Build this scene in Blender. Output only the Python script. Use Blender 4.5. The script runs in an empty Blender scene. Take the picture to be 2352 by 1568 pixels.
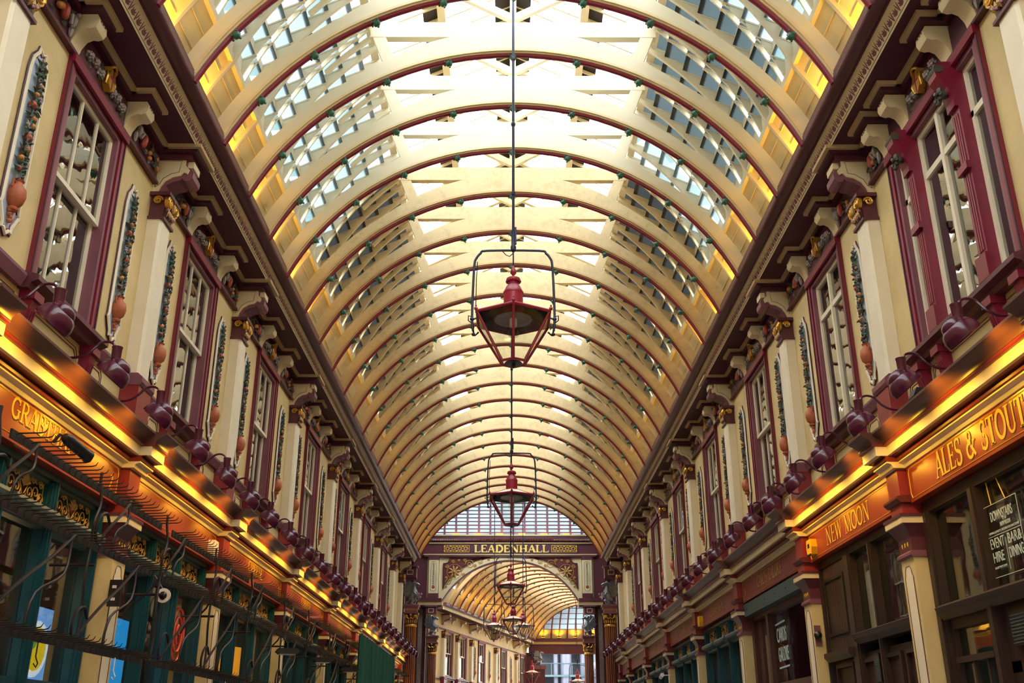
import bpy, bmesh, math, random
from math import sin, cos, pi, radians as R, atan2, tan, sqrt
from mathutils import Vector, Matrix
random.seed(7)
sc = bpy.context.scene
C = sc.collection
# ---------------------------------------------------------------- camera
F_PX = 2287.0
PITCH = math.atan((1706-784)/F_PX)
cd = bpy.data.cameras.new('camera'); cam = bpy.data.objects.new('camera', cd); C.objects.link(cam)
cam.location = (-0.05, 0, 1.6)
cam.rotation_euler = (pi/2+PITCH, 0, -math.atan(6/F_PX))
cd.sensor_width = 36; cd.lens = F_PX/2352*36; cd.clip_end = 400
sc.camera = cam
# ---------------------------------------------------------------- world, exposure
w = bpy.data.worlds.new('sky'); sc.world = w; w.use_nodes = True
bg = w.node_tree.nodes['Background']
bg.inputs[0].default_value = (0.93, 0.97, 1.0, 1); bg.inputs[1].default_value = 6.0
vs = sc.view_settings
vs.view_transform = 'Standard'; vs.look = 'None'; vs.gamma = 1; vs.use_curve_mapping = False
vs.exposure = 0.72
LAMP_W = 24.0; UP_W = 3.0
WARM = (1.0, .55, .04); YEL = (1.0, .50, .03)
# ---------------------------------------------------------------- materials
def lin(c): return c/12.92 if c <= .04045 else ((c+.055)/1.055)**2.4
def rgb(h): return tuple(lin(int(h[i:i+2], 16)/255) for i in (0, 2, 4))+(1,)
def mat(name, h, rough=.5, metal=0, var=.12, scale=3., bump=0., emit=0, dirt=None, dirtamt=.5, dscale=2.5):
    m = bpy.data.materials.new(name); m.use_nodes = True
    n = m.node_tree.nodes; l = m.node_tree.links; b = n['Principled BSDF']
    b.inputs['Roughness'].default_value = rough; b.inputs['Metallic'].default_value = metal
    c = rgb(h)
    tc = n.new('ShaderNodeTexCoord')
    out = None
    if var:
        nz = n.new('ShaderNodeTexNoise'); nz.inputs['Scale'].default_value = scale; nz.inputs['Detail'].default_value = 5
        l.new(tc.outputs['Object'], nz.inputs['Vector'])
        r = n.new('ShaderNodeMapRange'); r.inputs[1].default_value = .3; r.inputs[2].default_value = .7
        r.inputs[3].default_value = 1-var; r.inputs[4].default_value = 1+var*.5
        l.new(nz.outputs[0], r.inputs[0])
        mx = n.new('ShaderNodeMix'); mx.data_type = 'RGBA'; mx.blend_type = 'MULTIPLY'; mx.inputs[0].default_value = 1
        mx.inputs[6].default_value = c; l.new(r.outputs[0], mx.inputs[7]); out = mx.outputs[2]
        if dirt:
            nd = n.new('ShaderNodeTexNoise'); nd.inputs['Scale'].default_value = dscale; nd.inputs['Detail'].default_value = 8
            nd.inputs['Roughness'].default_value = .7
            l.new(tc.outputs['Object'], nd.inputs['Vector'])
            rd = n.new('ShaderNodeMapRange'); rd.inputs[1].default_value = .48; rd.inputs[2].default_value = .72
            rd.inputs[3].default_value = 0; rd.inputs[4].default_value = dirtamt; l.new(nd.outputs[0], rd.inputs[0])
            m2 = n.new('ShaderNodeMix'); m2.data_type = 'RGBA'; l.new(rd.outputs[0], m2.inputs[0])
            l.new(out, m2.inputs[6]); m2.inputs[7].default_value = rgb(dirt); out = m2.outputs[2]
        l.new(out, b.inputs['Base Color'])
    else: b.inputs['Base Color'].default_value = c
    if bump:
        nb = n.new('ShaderNodeTexNoise'); nb.inputs['Scale'].default_value = 60; nb.inputs['Detail'].default_value = 3
        l.new(tc.outputs['Object'], nb.inputs['Vector'])
        bp = n.new('ShaderNodeBump'); bp.inputs['Strength'].default_value = bump; bp.inputs['Distance'].default_value = .01
        l.new(nb.outputs[0], bp.inputs['Height']); l.new(bp.outputs[0], b.inputs['Normal'])
    if emit:
        b.inputs['Emission Color'].default_value = c; b.inputs['Emission Strength'].default_value = emit
    return m
def glass(name, tint, ior=1.7, bump=.15, trans=(0, 0, 0), tw=0.0, gl_rough=.02):
    m = bpy.data.materials.new(name); m.use_nodes = True
    n = m.node_tree.nodes; l = m.node_tree.links; n.remove(n['Principled BSDF']); o = n['Material Output']
    tr = n.new('ShaderNodeBsdfTransparent'); tr.inputs[0].default_value = tuple(tint)+(1,)
    base = tr.outputs[0]
    if tw:
        tl = n.new('ShaderNodeBsdfTranslucent'); tl.inputs[0].default_value = tuple(trans)+(1,)
        if name == 'louvre_glass':
            tc2 = n.new('ShaderNodeTexCoord'); nv = n.new('ShaderNodeTexVoronoi'); nv.inputs['Scale'].default_value = 2.3
            l.new(tc2.outputs['Object'], nv.inputs['Vector']); sp = n.new('ShaderNodeSeparateColor'); l.new(nv.outputs['Color'], sp.inputs[0])
            mm = n.new('ShaderNodeMix'); mm.data_type = 'RGBA'; l.new(sp.outputs[0], mm.inputs[0])
            mm.inputs[6].default_value = (.06, .095, .10, 1); mm.inputs[7].default_value = (.20, .21, .22, 1); l.new(mm.outputs[2], tl.inputs[0])
        m0 = n.new('ShaderNodeMixShader'); m0.inputs[0].default_value = tw
        l.new(base, m0.inputs[1]); l.new(tl.outputs[0], m0.inputs[2]); base = m0.outputs[0]
    gl = n.new('ShaderNodeBsdfGlossy'); gl.inputs['Roughness'].default_value = gl_rough
    lw = n.new('ShaderNodeLayerWeight'); lw.inputs[0].default_value = .5
    pw = n.new('ShaderNodeMath'); pw.operation = 'POWER'; l.new(lw.outputs['Facing'], pw.inputs[0]); pw.inputs[1].default_value = 3.5
    r0 = ((ior-1)/(ior+1))**2*1.6
    fr = n.new('ShaderNodeMapRange'); l.new(pw.outputs[0], fr.inputs[0]); fr.inputs[3].default_value = r0; fr.inputs[4].default_value = .9
    if bump:
        tc = n.new('ShaderNodeTexCoord'); nz = n.new('ShaderNodeTexNoise'); nz.inputs['Scale'].default_value = 2.2
        nz.inputs['Detail'].default_value = 2
        l.new(tc.outputs['Object'], nz.inputs['Vector'])
        bp = n.new('ShaderNodeBump'); bp.inputs['Strength'].default_value = bump; bp.inputs['Distance'].default_value = .1
        l.new(nz.outputs[0], bp.inputs['Height']); l.new(bp.outputs[0], gl.inputs['Normal'])
    mx = n.new('ShaderNodeMixShader'); l.new(fr.outputs[0], mx.inputs[0]); l.new(base, mx.inputs[1]); l.new(gl.outputs[0], mx.inputs[2])
    l.new(mx.outputs[0], o.inputs[0])
    return m
M = dict(
 wall=mat('cream_wall', 'd9bf86', .6, var=.1, scale=1.5, bump=.15, dirt='a88f5c', dirtamt=.35, dscale=1.2),
 cream=mat('cream_paint', 'ddcaa0', .5, var=.08, bump=.05),
 pale=mat('pale_cream', 'e9dcc0', .5, var=.06, bump=.1),
 roofc=mat('roof_cream', 'ddd6bd', .38, var=.06, scale=2.),
 roofd=mat('roof_cream_dirty', 'cfbc92', .6, var=.1, scale=3., dirt='7d6544', dirtamt=.45, dscale=6.),
 board=mat('roof_boards', 'ecdaa4', .5, var=.1, scale=2.),
 tan=mat('tan_moulding', 'c2a678', .55, var=.1),
 plum=mat('plum_paint', '5a2834', .4, var=.1, bump=.05),
 mauve=mat('mauve_paint', '7d4a55', .45, var=.1),
 dark=mat('dark_plum', '47132c', .5, var=.1),
 gut=mat('gutter_paint', '5a3038', .28, var=.1),
 crim=mat('crimson_paint', '7d1a33', .35, var=.1),
 red=mat('red_paint', '8f2b2e', .4, var=.12, bump=.1),
 sign=mat('sign_red', '92361f', .3, var=.15, scale=2.),
 signd=mat('sign_dull_red', '7e2f2b', .45, var=.12, scale=2.),
 brown=mat('cornice_brown', '5e3830', .35, var=.12),
 maroon=mat('maroon_ground', '5e1c1e', .45, var=.15),
 rust=mat('bead_red_brown', '7a2c22', .3, var=.12),
 gold=mat('gilding', 'd9a94a', .35, metal=.75, var=.1),
 goldp=mat('gold_paint', 'e6b62e', .45, var=.05),
 goldd=mat('faded_gold_paint', 'b98b48', .5, var=.12),
 teal=mat('teal_paint', '0a4250', .35, var=.15, bump=.05),
 tealg=mat('teal_grey', '3c5254', .5, var=.15),
 pubw=mat('dark_oak', '33211d', .45, var=.2),
 iron=mat('black_iron', '332b2c', .45, metal=.5, var=.2),
 navy=mat('dark_blue_pipe', '1f2340', .4, metal=.3, var=.1),
 lampc=mat('lamp_enamel', '501830', .16, var=.05),
 lredd=mat('lantern_red', '9c1f3a', .35, var=.12),
 blue=mat('pale_blue_ground', 'b3c3d4', .6, var=.08),
 leaf=mat('leaf_green', '39503c', .55, var=.3, scale=20),
 leafd=mat('leaf_dark', '4c4a3c', .6, var=.3, scale=20),
 fruit=mat('fruit_orange', 'c07a3c', .45, var=.25, scale=15),
 fruitr=mat('fruit_red', 'a8432f', .45, var=.25, scale=15),
 terra=mat('terracotta', 'b3603c', .6, var=.2, scale=20),
 rose=mat('carved_rose', '9a8a84', .6, var=.3, scale=20),
 boss=mat('green_boss', '2c6656', .35, var=.2),
 silver=mat('silver_dragon', '8f9096', .38, metal=.55, var=.3, scale=12),
 room=mat('dark_room', '2e2620', .9, var=.3, scale=1.5),
 curtain=mat('net_curtain', 'a09a88', .8, var=.2, scale=5),
 white=mat('white_plastic', 'e8dfe0', .4, var=.04),
 yellow=mat('yellow_box', 'e8b416', .4, var=.05),
 black=mat('black_plastic', '17151a', .35, var=.1),
 orange=mat('orange_stripe', 'bf7840', .5, var=.1),
 floor=mat('paving', '7c766c', .6, var=.25, scale=4),
 green=mat('green_cloth', '14503c', .8, var=.2),
 ext=mat('outside_metal', '5a5c6a', .45, metal=.2, var=.12, scale=1.),
 extw=mat('outside_concrete', '3e4048', .7, var=.15, scale=.8),
 sgn=mat('window_lettering', 'b9c4c0', .6, var=0),
 led=mat('led_strip', 'ffb21a', .5, var=0, emit=6),
 bulb=mat('lit_bulb', 'ffb030', .5, var=0, emit=10),
 screenb=mat('screen_blue', '6a9edc', .3, var=.06, scale=1, emit=1.1),
 screenc=mat('screen_cyan', '1f93dc', .3, var=.06, scale=1, emit=1.2),
 plate=mat('screen_plate', 'dfe6ee', .3, var=.03, emit=1.0),
 foody=mat('screen_food_yellow', 'd8b81c', .3, var=.6, scale=14, emit=1.0),
 foodo=mat('screen_food_orange', 'd8642a', .3, var=.6, scale=14, emit=1.0),
 foodg=mat('screen_food_green', '4f8a2a', .3, var=.6, scale=14, emit=1.0),
 scrg=mat('screen_pitch_green', '3fae58', .3, var=.2, scale=4, emit=.9),
 scrp=mat('screen_purple', '8a5ab0', .3, var=.3, scale=4, emit=.9),
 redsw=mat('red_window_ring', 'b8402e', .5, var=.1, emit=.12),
 warmg=mat('warm_shade', 'f09a1c', .5, var=.1, emit=1.6),
)
G = dict(
 sash=glass('old_window_glass', (.55, .55, .52), 2.1, .045),
 shop=glass('shop_glass', (.75, .77, .75), 1.75, .01),
 sky=glass('skylight_glass', (.93, .95, .96), 1.2, 0),
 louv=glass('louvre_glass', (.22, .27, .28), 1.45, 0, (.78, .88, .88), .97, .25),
 louvm=glass('louvre_glass_shaded', (.08, .1, .11), 1.45, 0, (.018, .026, .028), .98, .3),  # right-hand panes: weaker sky light put into the colour as a darker tone
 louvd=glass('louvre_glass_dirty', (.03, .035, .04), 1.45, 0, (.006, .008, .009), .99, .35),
 lant=glass('lantern_glass', (.9, .92, .88), 1.35, .02),
 lun=glass('lunette_glass', (.10, .11, .12), 1.3, 0, (.13, .16, .175), .97, .3),
)
# ---------------------------------------------------------------- mesh builder
def smooth(pts, k=4):
    P = [Vector(p) for p in pts]; out = []
    for i in range(len(P)-1):
        a, b, c, d = P[max(i-1, 0)], P[i], P[i+1], P[min(i+2, len(P)-1)]
        for j in range(k):
            t = j/k; out.append(.5*((2*b)+(c-a)*t+(2*a-5*b+4*c-d)*t*t+(3*b-a-3*c+d)*t**3))
    return out+[P[-1]]
class MB:
    def __init__(s): s.v = []; s.f = []
    def add(s, vs, fs):
        o = len(s.v); s.v += [tuple(p) for p in vs]; s.f += [tuple(i+o for i in f) for f in fs]; return s
    def box(s, x0, y0, z0, x1, y1, z1):
        return s.add([(x0,y0,z0),(x1,y0,z0),(x1,y1,z0),(x0,y1,z0),(x0,y0,z1),(x1,y0,z1),(x1,y1,z1),(x0,y1,z1)],
              [(0,3,2,1),(4,5,6,7),(0,1,5,4),(1,2,6,5),(2,3,7,6),(3,0,4,7)])
    def prism(s, poly, ax, a, b):
        n = len(poly)
        def P(p, t):
            return (p[0], t, p[1]) if ax == 'y' else ((t, p[0], p[1]) if ax == 'x' else (p[0], p[1], t))
        vs = [P(p, a) for p in poly]+[P(p, b) for p in poly]
        fs = [tuple(range(n))[::-1], tuple(range(n, 2*n))]+[(i, (i+1) % n, n+(i+1) % n, n+i) for i in range(n)]
        return s.add(vs, fs)
    def tube(s, pts, r, n=6, closed=False):
        pts = [Vector(p) for p in pts]; N = len(pts); vs = []; up = None
        rr = r if isinstance(r, (list, tuple)) else [r]*N
        for i, p in enumerate(pts):
            a = pts[i-1] if (i > 0 or closed) else p; b = pts[(i+1) % N] if (i < N-1 or closed) else p
            t = (b-a).normalized() if (b-a).length > 1e-9 else Vector((0, 0, 1))
            if up is None:
                up = Vector((0, 0, 1)) if abs(t.z) < .9 else Vector((1, 0, 0))
            u = t.cross(up).normalized(); up = u.cross(t).normalized()
            for k in range(n):
                q = 2*pi*k/n; vs.append(p+(u*cos(q)+up*sin(q))*rr[i])
        fs = []
        for i in range(N if closed else N-1):
            j = (i+1) % N
            for k in range(n): fs.append((i*n+k, i*n+(k+1) % n, j*n+(k+1) % n, j*n+k))
        if not closed: fs += [tuple(range(n))[::-1], tuple(range((N-1)*n, N*n))]
        return s.add(vs, fs)
    def lathe(s, prof, n=12, c=(0, 0, 0), mtx=None, a0=0):
        vs = []
        for r, z in prof:
            for k in range(n):
                q = a0+2*pi*k/n; p = Vector((r*cos(q), r*sin(q), z))
                if mtx is not None: p = mtx @ p
                vs.append((p.x+c[0], p.y+c[1], p.z+c[2]))
        N = len(prof); fs = [(i*n+k, i*n+(k+1) % n, (i+1)*n+(k+1) % n, (i+1)*n+k) for i in range(N-1) for k in range(n)]
        if prof[0][0] > 1e-6: fs.append(tuple(range(n))[::-1])
        if prof[-1][0] > 1e-6: fs.append(tuple(range((N-1)*n, N*n)))
        return s.add(vs, fs)
    def ball(s, c, r, nu=8, nv=6, mtx=None):
        if not isinstance(r, (tuple, list)): r = (r, r, r)
        vs = []
        for j in range(nv+1):
            t = pi*j/nv
            for k in range(nu):
                q = 2*pi*k/nu; p = Vector((r[0]*sin(t)*cos(q), r[1]*sin(t)*sin(q), -r[2]*cos(t)))
                if mtx is not None: p = mtx @ p
                vs.append((c[0]+p.x, c[1]+p.y, c[2]+p.z))
        return s.add(vs, [(j*nu+k, j*nu+(k+1) % nu, (j+1)*nu+(k+1) % nu, (j+1)*nu+k) for j in range(nv) for k in range(nu)])
    def leaf(s, p, d, nrm, L, W):
        p = Vector(p); d = Vector(d).normalized(); nrm = Vector(nrm); u = d.cross(nrm).normalized()
        return s.add([p, p+d*L*.4+u*W+nrm*.01, p+d*L, p+d*L*.4-u*W+nrm*.01, p+d*L*.45+nrm*.035],
                     [(0, 1, 4), (1, 2, 4), (2, 3, 4), (3, 0, 4), (0, 3, 2, 1)])
    def build(s, name, m, parent=None, smooth=False, weld=True):
        me = bpy.data.meshes.new(name); me.from_pydata(s.v, [], s.f)
        bm = bmesh.new(); bm.from_mesh(me)
        if weld: bmesh.ops.remove_doubles(bm, verts=bm.verts, dist=1e-5)
        bmesh.ops.recalc_face_normals(bm, faces=bm.faces); bm.to_mesh(me); bm.free()
        if smooth:
            me.shade_smooth() if hasattr(me, 'shade_smooth') else None
            if smooth != 'all':
                try: me.set_sharp_from_angle(angle=R(38))
                except Exception: pass
        me.materials.append(m)
        o = bpy.data.objects.new(name, me); C.objects.link(o)
        if parent: o.parent = parent
        return o
def tag(o, label=None, cat=None, group=None, kind=None):
    if label: o['label'] = label
    if cat: o['category'] = cat
    if group: o['group'] = group
    if kind: o['kind'] = kind
    return o
def thing(name, label, cat, loc=(0, 0, 0), rz=0, group=None, kind=None):
    o = bpy.data.objects.new(name, None); o.empty_display_size = .1; C.objects.link(o)
    o.location = loc; o.rotation_euler = (0, 0, rz)
    return tag(o, label, cat, group, kind)
def dup(root, loc, rz=None, label=None, group=None, skip=()):
    r = root.copy(); C.objects.link(r); r.location = loc
    if rz is not None: r.rotation_euler = (0, 0, rz)
    if label: r['label'] = label
    if group: r['group'] = group
    def rec(src, dst):
        for ch in list(src.children):
            if ch.name.split('.')[0] in skip: continue
            c = ch.copy(); C.objects.link(c); c.parent = dst; rec(ch, c)
    rec(root, r)
    return r
def struct(name, mb, m, smooth=False):
    o = mb.build(name, m, None, smooth); o['kind'] = 'structure'; return o
ORD = 'nearest,second,third,fourth,fifth,sixth,seventh,eighth,ninth,tenth,eleventh,twelfth,thirteenth,fourteenth,fifteenth,sixteenth,seventeenth,eighteenth,nineteenth,twentieth,twenty-first,twenty-second,twenty-third,twenty-fourth,twenty-fifth,twenty-sixth,twenty-seventh,twenty-eighth,twenty-ninth,thirtieth,thirty-first,thirty-second'.split(',')
def od(i): return ORD[i] if i == 0 else ORD[i]+' nearest'
# ---------------------------------------------------------------- layout
W = 4.6
PIL = [3.2, 7.2, 11.2, 15.2, 19.8, 24.5, 29.1, 33.8, 38.6]
YEND = 42.5; YS = -8.0
BAYS = list(zip(PIL[1:], PIL[2:]+[42.6]))      # visible bays (near to far)
SIDES = ((-1, 'left', 0.0), (1, 'right', pi))
def at(s, a, y, z): return (s*(W-a-.002), y, z)
RIBS = []
for a, b in zip(PIL, PIL[1:]): RIBS += [a+(b-a)*k/3 for k in range(3)]
RIBS += [38.6, 39.9, 41.2, 42.4]
# ---------------------------------------------------------------- lettering
def glyphs():
    g = {}
    T, t = .15, .065
    def ser(x, y, w=.17): return ('l', x-w, y, x+w, y, .055)
    g['A'] = (.82, [('l', .04+.04, 0, .40, 1, t), ('l', .40, 1, .70, 0, T), ('l', .2, .34, .6, .34, t), ser(.09, .02, .12), ser(.71, .02, .15)])
    g['B'] = (.72, [('l', .16, 0, .16, 1, T), ('a', .34, .76, .22, .22, -90, 90, .11), ('a', .34, .27, .27, .26, -90, 90, .13), ('l', .08, .98, .36, .98, t), ('l', .08, .02, .36, .02, t), ('l', .16, .53, .38, .53, t)])
    g['C'] = (.78, [('a', .42, .5, .34, .47, 50, 310, .13), ('l', .66, .98, .66, .7, .05)])
    g['D'] = (.84, [('l', .16, 0, .16, 1, T), ('a', .34, .5, .38, .48, -90, 90, .14), ('l', .06, .98, .36, .98, t), ('l', .06, .02, .36, .02, t)])
    g['E'] = (.70, [('l', .16, 0, .16, 1, T), ('l', .06, .97, .6, .97, t), ('l', .06, .03, .62, .03, t), ('l', .16, .52, .46, .52, t), ('l', .6, 1, .6, .78, .05), ('l', .62, 0, .62, .24, .05), ('l', .46, .42, .46, .62, .05)])
    g['F'] = (.66, [('l', .16, 0, .16, 1, T), ('l', .06, .97, .6, .97, t), ('l', .16, .52, .46, .52, t), ('l', .6, 1, .6, .78, .05), ('l', .46, .42, .46, .62, .05), ser(.16, .02)])
    g['G'] = (.84, [('a', .42, .5, .34, .47, 50, 310, .13), ('l', .66, .98, .66, .7, .05), ('l', .66, .06, .66, .42, .13), ser(.66, .43, .16)])
    g['H'] = (.90, [('l', .18, 0, .18, 1, T), ('l', .70, 0, .70, 1, T), ('l', .18, .5, .70, .5, t), ser(.18, .02), ser(.18, .98), ser(.70, .02), ser(.70, .98)])
    g['I'] = (.42, [('l', .21, 0, .21, 1, T), ser(.21, .02), ser(.21, .98)])
    g['K'] = (.85, [('l', .18, 0, .18, 1, T), ('l', .2, .42, .66, 1, t), ('l', .34, .6, .72, 0, T), ser(.18, .02), ser(.18, .98), ser(.7, .02, .13)])
    g['L'] = (.68, [('l', .16, 0, .16, 1, T), ser(.16, .98), ('l', .06, .03, .62, .03, t), ('l', .62, 0, .62, .26, .05)])
    g['M'] = (1.05, [('l', .16, 0, .16, 1, t), ('l', .16, 1, .5, .05, T), ('l', .5, .05, .84, 1, t), ('l', .86, 0, .86, 1, T), ser(.16, .02, .12), ser(.86, .02), ser(.12, .98, .1), ser(.88, .98, .12)])
    g['N'] = (.92, [('l', .16, 0, .16, 1, t), ('l', .16, 1, .74, 0, T), ('l', .74, 0, .74, 1, t), ser(.16, .02, .13), ser(.74, .98, .13), ser(.12, .98, .1)])
    g['O'] = (.88, [('a', .44, .5, .36, .47, 0, 360, .13)])
    g['P'] = (.70, [('l', .16, 0, .16, 1, T), ('a', .34, .72, .25, .26, -90, 90, .12), ('l', .08, .98, .36, .98, t), ('l', .16, .46, .36, .46, t), ser(.16, .02)])
    g['R'] = (.80, [('l', .16, 0, .16, 1, T), ('a', .34, .74, .24, .24, -90, 90, .12), ('l', .08, .98, .36, .98, t), ('l', .16, .5, .36, .5, t), ('l', .38, .5, .66, 0, T), ser(.16, .02), ser(.69, .02, .1)])
    g['S'] = (.66, [('a', .33, .74, .22, .24, 40, 250, .1), ('a', .33, .26, .24, .25, -140, 80, .12), ('l', .53, .98, .53, .74, .05), ('l', .11, .02, .11, .28, .05), ('l', .24, .56, .42, .46, .13)])
    g['T'] = (.76, [('l', .38, 0, .38, 1, T), ('l', .06, .97, .70, .97, t), ('l', .07, 1, .07, .76, .05), ('l', .69, 1, .69, .76, .05), ser(.38, .02)])
    g['U'] = (.86, [('l', .18, .3, .18, 1, T), ('l', .68, .3, .68, 1, t), ('a', .43, .3, .25, .28, 180, 360, .1), ser(.18, .98), ser(.68, .98, .12)])
    g['W'] = (1.15, [('l', .10, 1, .34, 0, T), ('l', .34, 0, .56, 1, t), ('l', .56, 1, .78, 0, T), ('l', .78, 0, 1.02, 1, t), ser(.12, .98, .12), ser(.56, .98, .1), ser(1.02, .98, .1)])
    g['&'] = (.95, [('a', .38, .78, .16, .18, 0, 360, .09), ('a', .36, .27, .27, .26, 60, 330, .12), ('l', .28, .66, .82, .02, .13), ('l', .6, .3, .78, .56, .06), ser(.78, .57, .12)])
    g['1'] = (.45, [('l', .22, 0, .22, 1, .11), ser(.22, .02), ('l', .1, .84, .22, .98, .06)])
    g['2'] = (.6, [('a', .28, .74, .2, .22, -20, 170, .11), ('l', .46, .66, .1, .06, .1), ('l', .08, .05, .52, .05, .1)])
    g['4'] = (.6, [('l', .4, 0, .4, 1, .11), ('l', .4, 1, .06, .3, .05), ('l', .06, .3, .54, .3, .07)])
    g['5'] = (.6, [('a', .28, .32, .22, .29, -150, 120, .11), ('l', .14, .95, .48, .95, .09), ('l', .15, .98, .15, .55, .07)])
    g['6'] = (.6, [('a', .28, .3, .2, .27, 0, 360, .1), ('a', .36, .36, .3, .6, 90, 190, .1)])
    g[' '] = (.45, [])
    return g
GL = glyphs()
def serif_text(txt, h, wid=None, y0=0, z0=0, x=0, th=.012, bold=1.0, cx=True):
    """strokes on the plane x=const, reading along +y, extruded towards +x"""
    adv = sum(GL[c][0] for c in txt); sx = (wid/adv if wid else h*.9)
    mb = MB(); y = y0-(adv*sx/2 if cx else 0); lay = 0
    for ch in txt:
        a, st = GL[ch]
        for q in st:
            if q[0] == 'l':
                _, x0, ya, x1, yb, wd = q; pts = [(x0, ya), (x1, yb)]
            else:
                _, cx_, cy_, rx, ry, a0, a1, wd = q; n = max(6, int(abs(a1-a0)/18))
                pts = [(cx_+rx*cos(R(a0+(a1-a0)*i/n)), cy_+ry*sin(R(a0+(a1-a0)*i/n))) for i in range(n+1)]
            wd *= bold
            P = [Vector((y+p[0]*sx, z0+p[1]*h)) for p in pts]
            L = []; Rr = []
            for i, p in enumerate(P):
                d = (P[min(i+1, len(P)-1)]-P[max(i-1, 0)])
                if d.length < 1e-6: d = Vector((1, 0))
                d.normalize(); nn = Vector((-d.y, d.x))*wd*h/2
                L.append(p+nn); Rr.append(p-nn)
            lay = (lay+1) % 4; xt = x+th+lay*.0006
            for i in range(len(P)-1):
                mb.prism([tuple(L[i]), tuple(L[i+1]), tuple(Rr[i+1]), tuple(Rr[i])], 'x', x, xt)
        y += a*sx
    return mb
def sans_text(txt, h, wid=None, parent=None, name='lettering', m=None, loc=(0, 0, 0), th=.006, shear=0):
    cu = bpy.data.curves.new('t', 'FONT'); cu.body = txt; cu.size = h*1.4; cu.extrude = th; cu.align_x = 'CENTER'; cu.shear = shear
    o = bpy.data.objects.new('t', cu); C.objects.link(o)
    bpy.context.view_layer.update()
    me = bpy.data.meshes.new_from_object(o.evaluated_get(bpy.context.evaluated_depsgraph_get()))
    bpy.data.objects.remove(o)
    xs = [v.co.x for v in me.vertices]; k = (wid/(max(xs)-min(xs))) if wid else 1
    for v in me.vertices:
        x, y, z = v.co; v.co = (z, x*k, y)
    me.materials.clear(); me.materials.append(m)
    ob = bpy.data.objects.new(name, me); C.objects.link(ob); ob.parent = parent; ob.location = loc
    return ob
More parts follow.
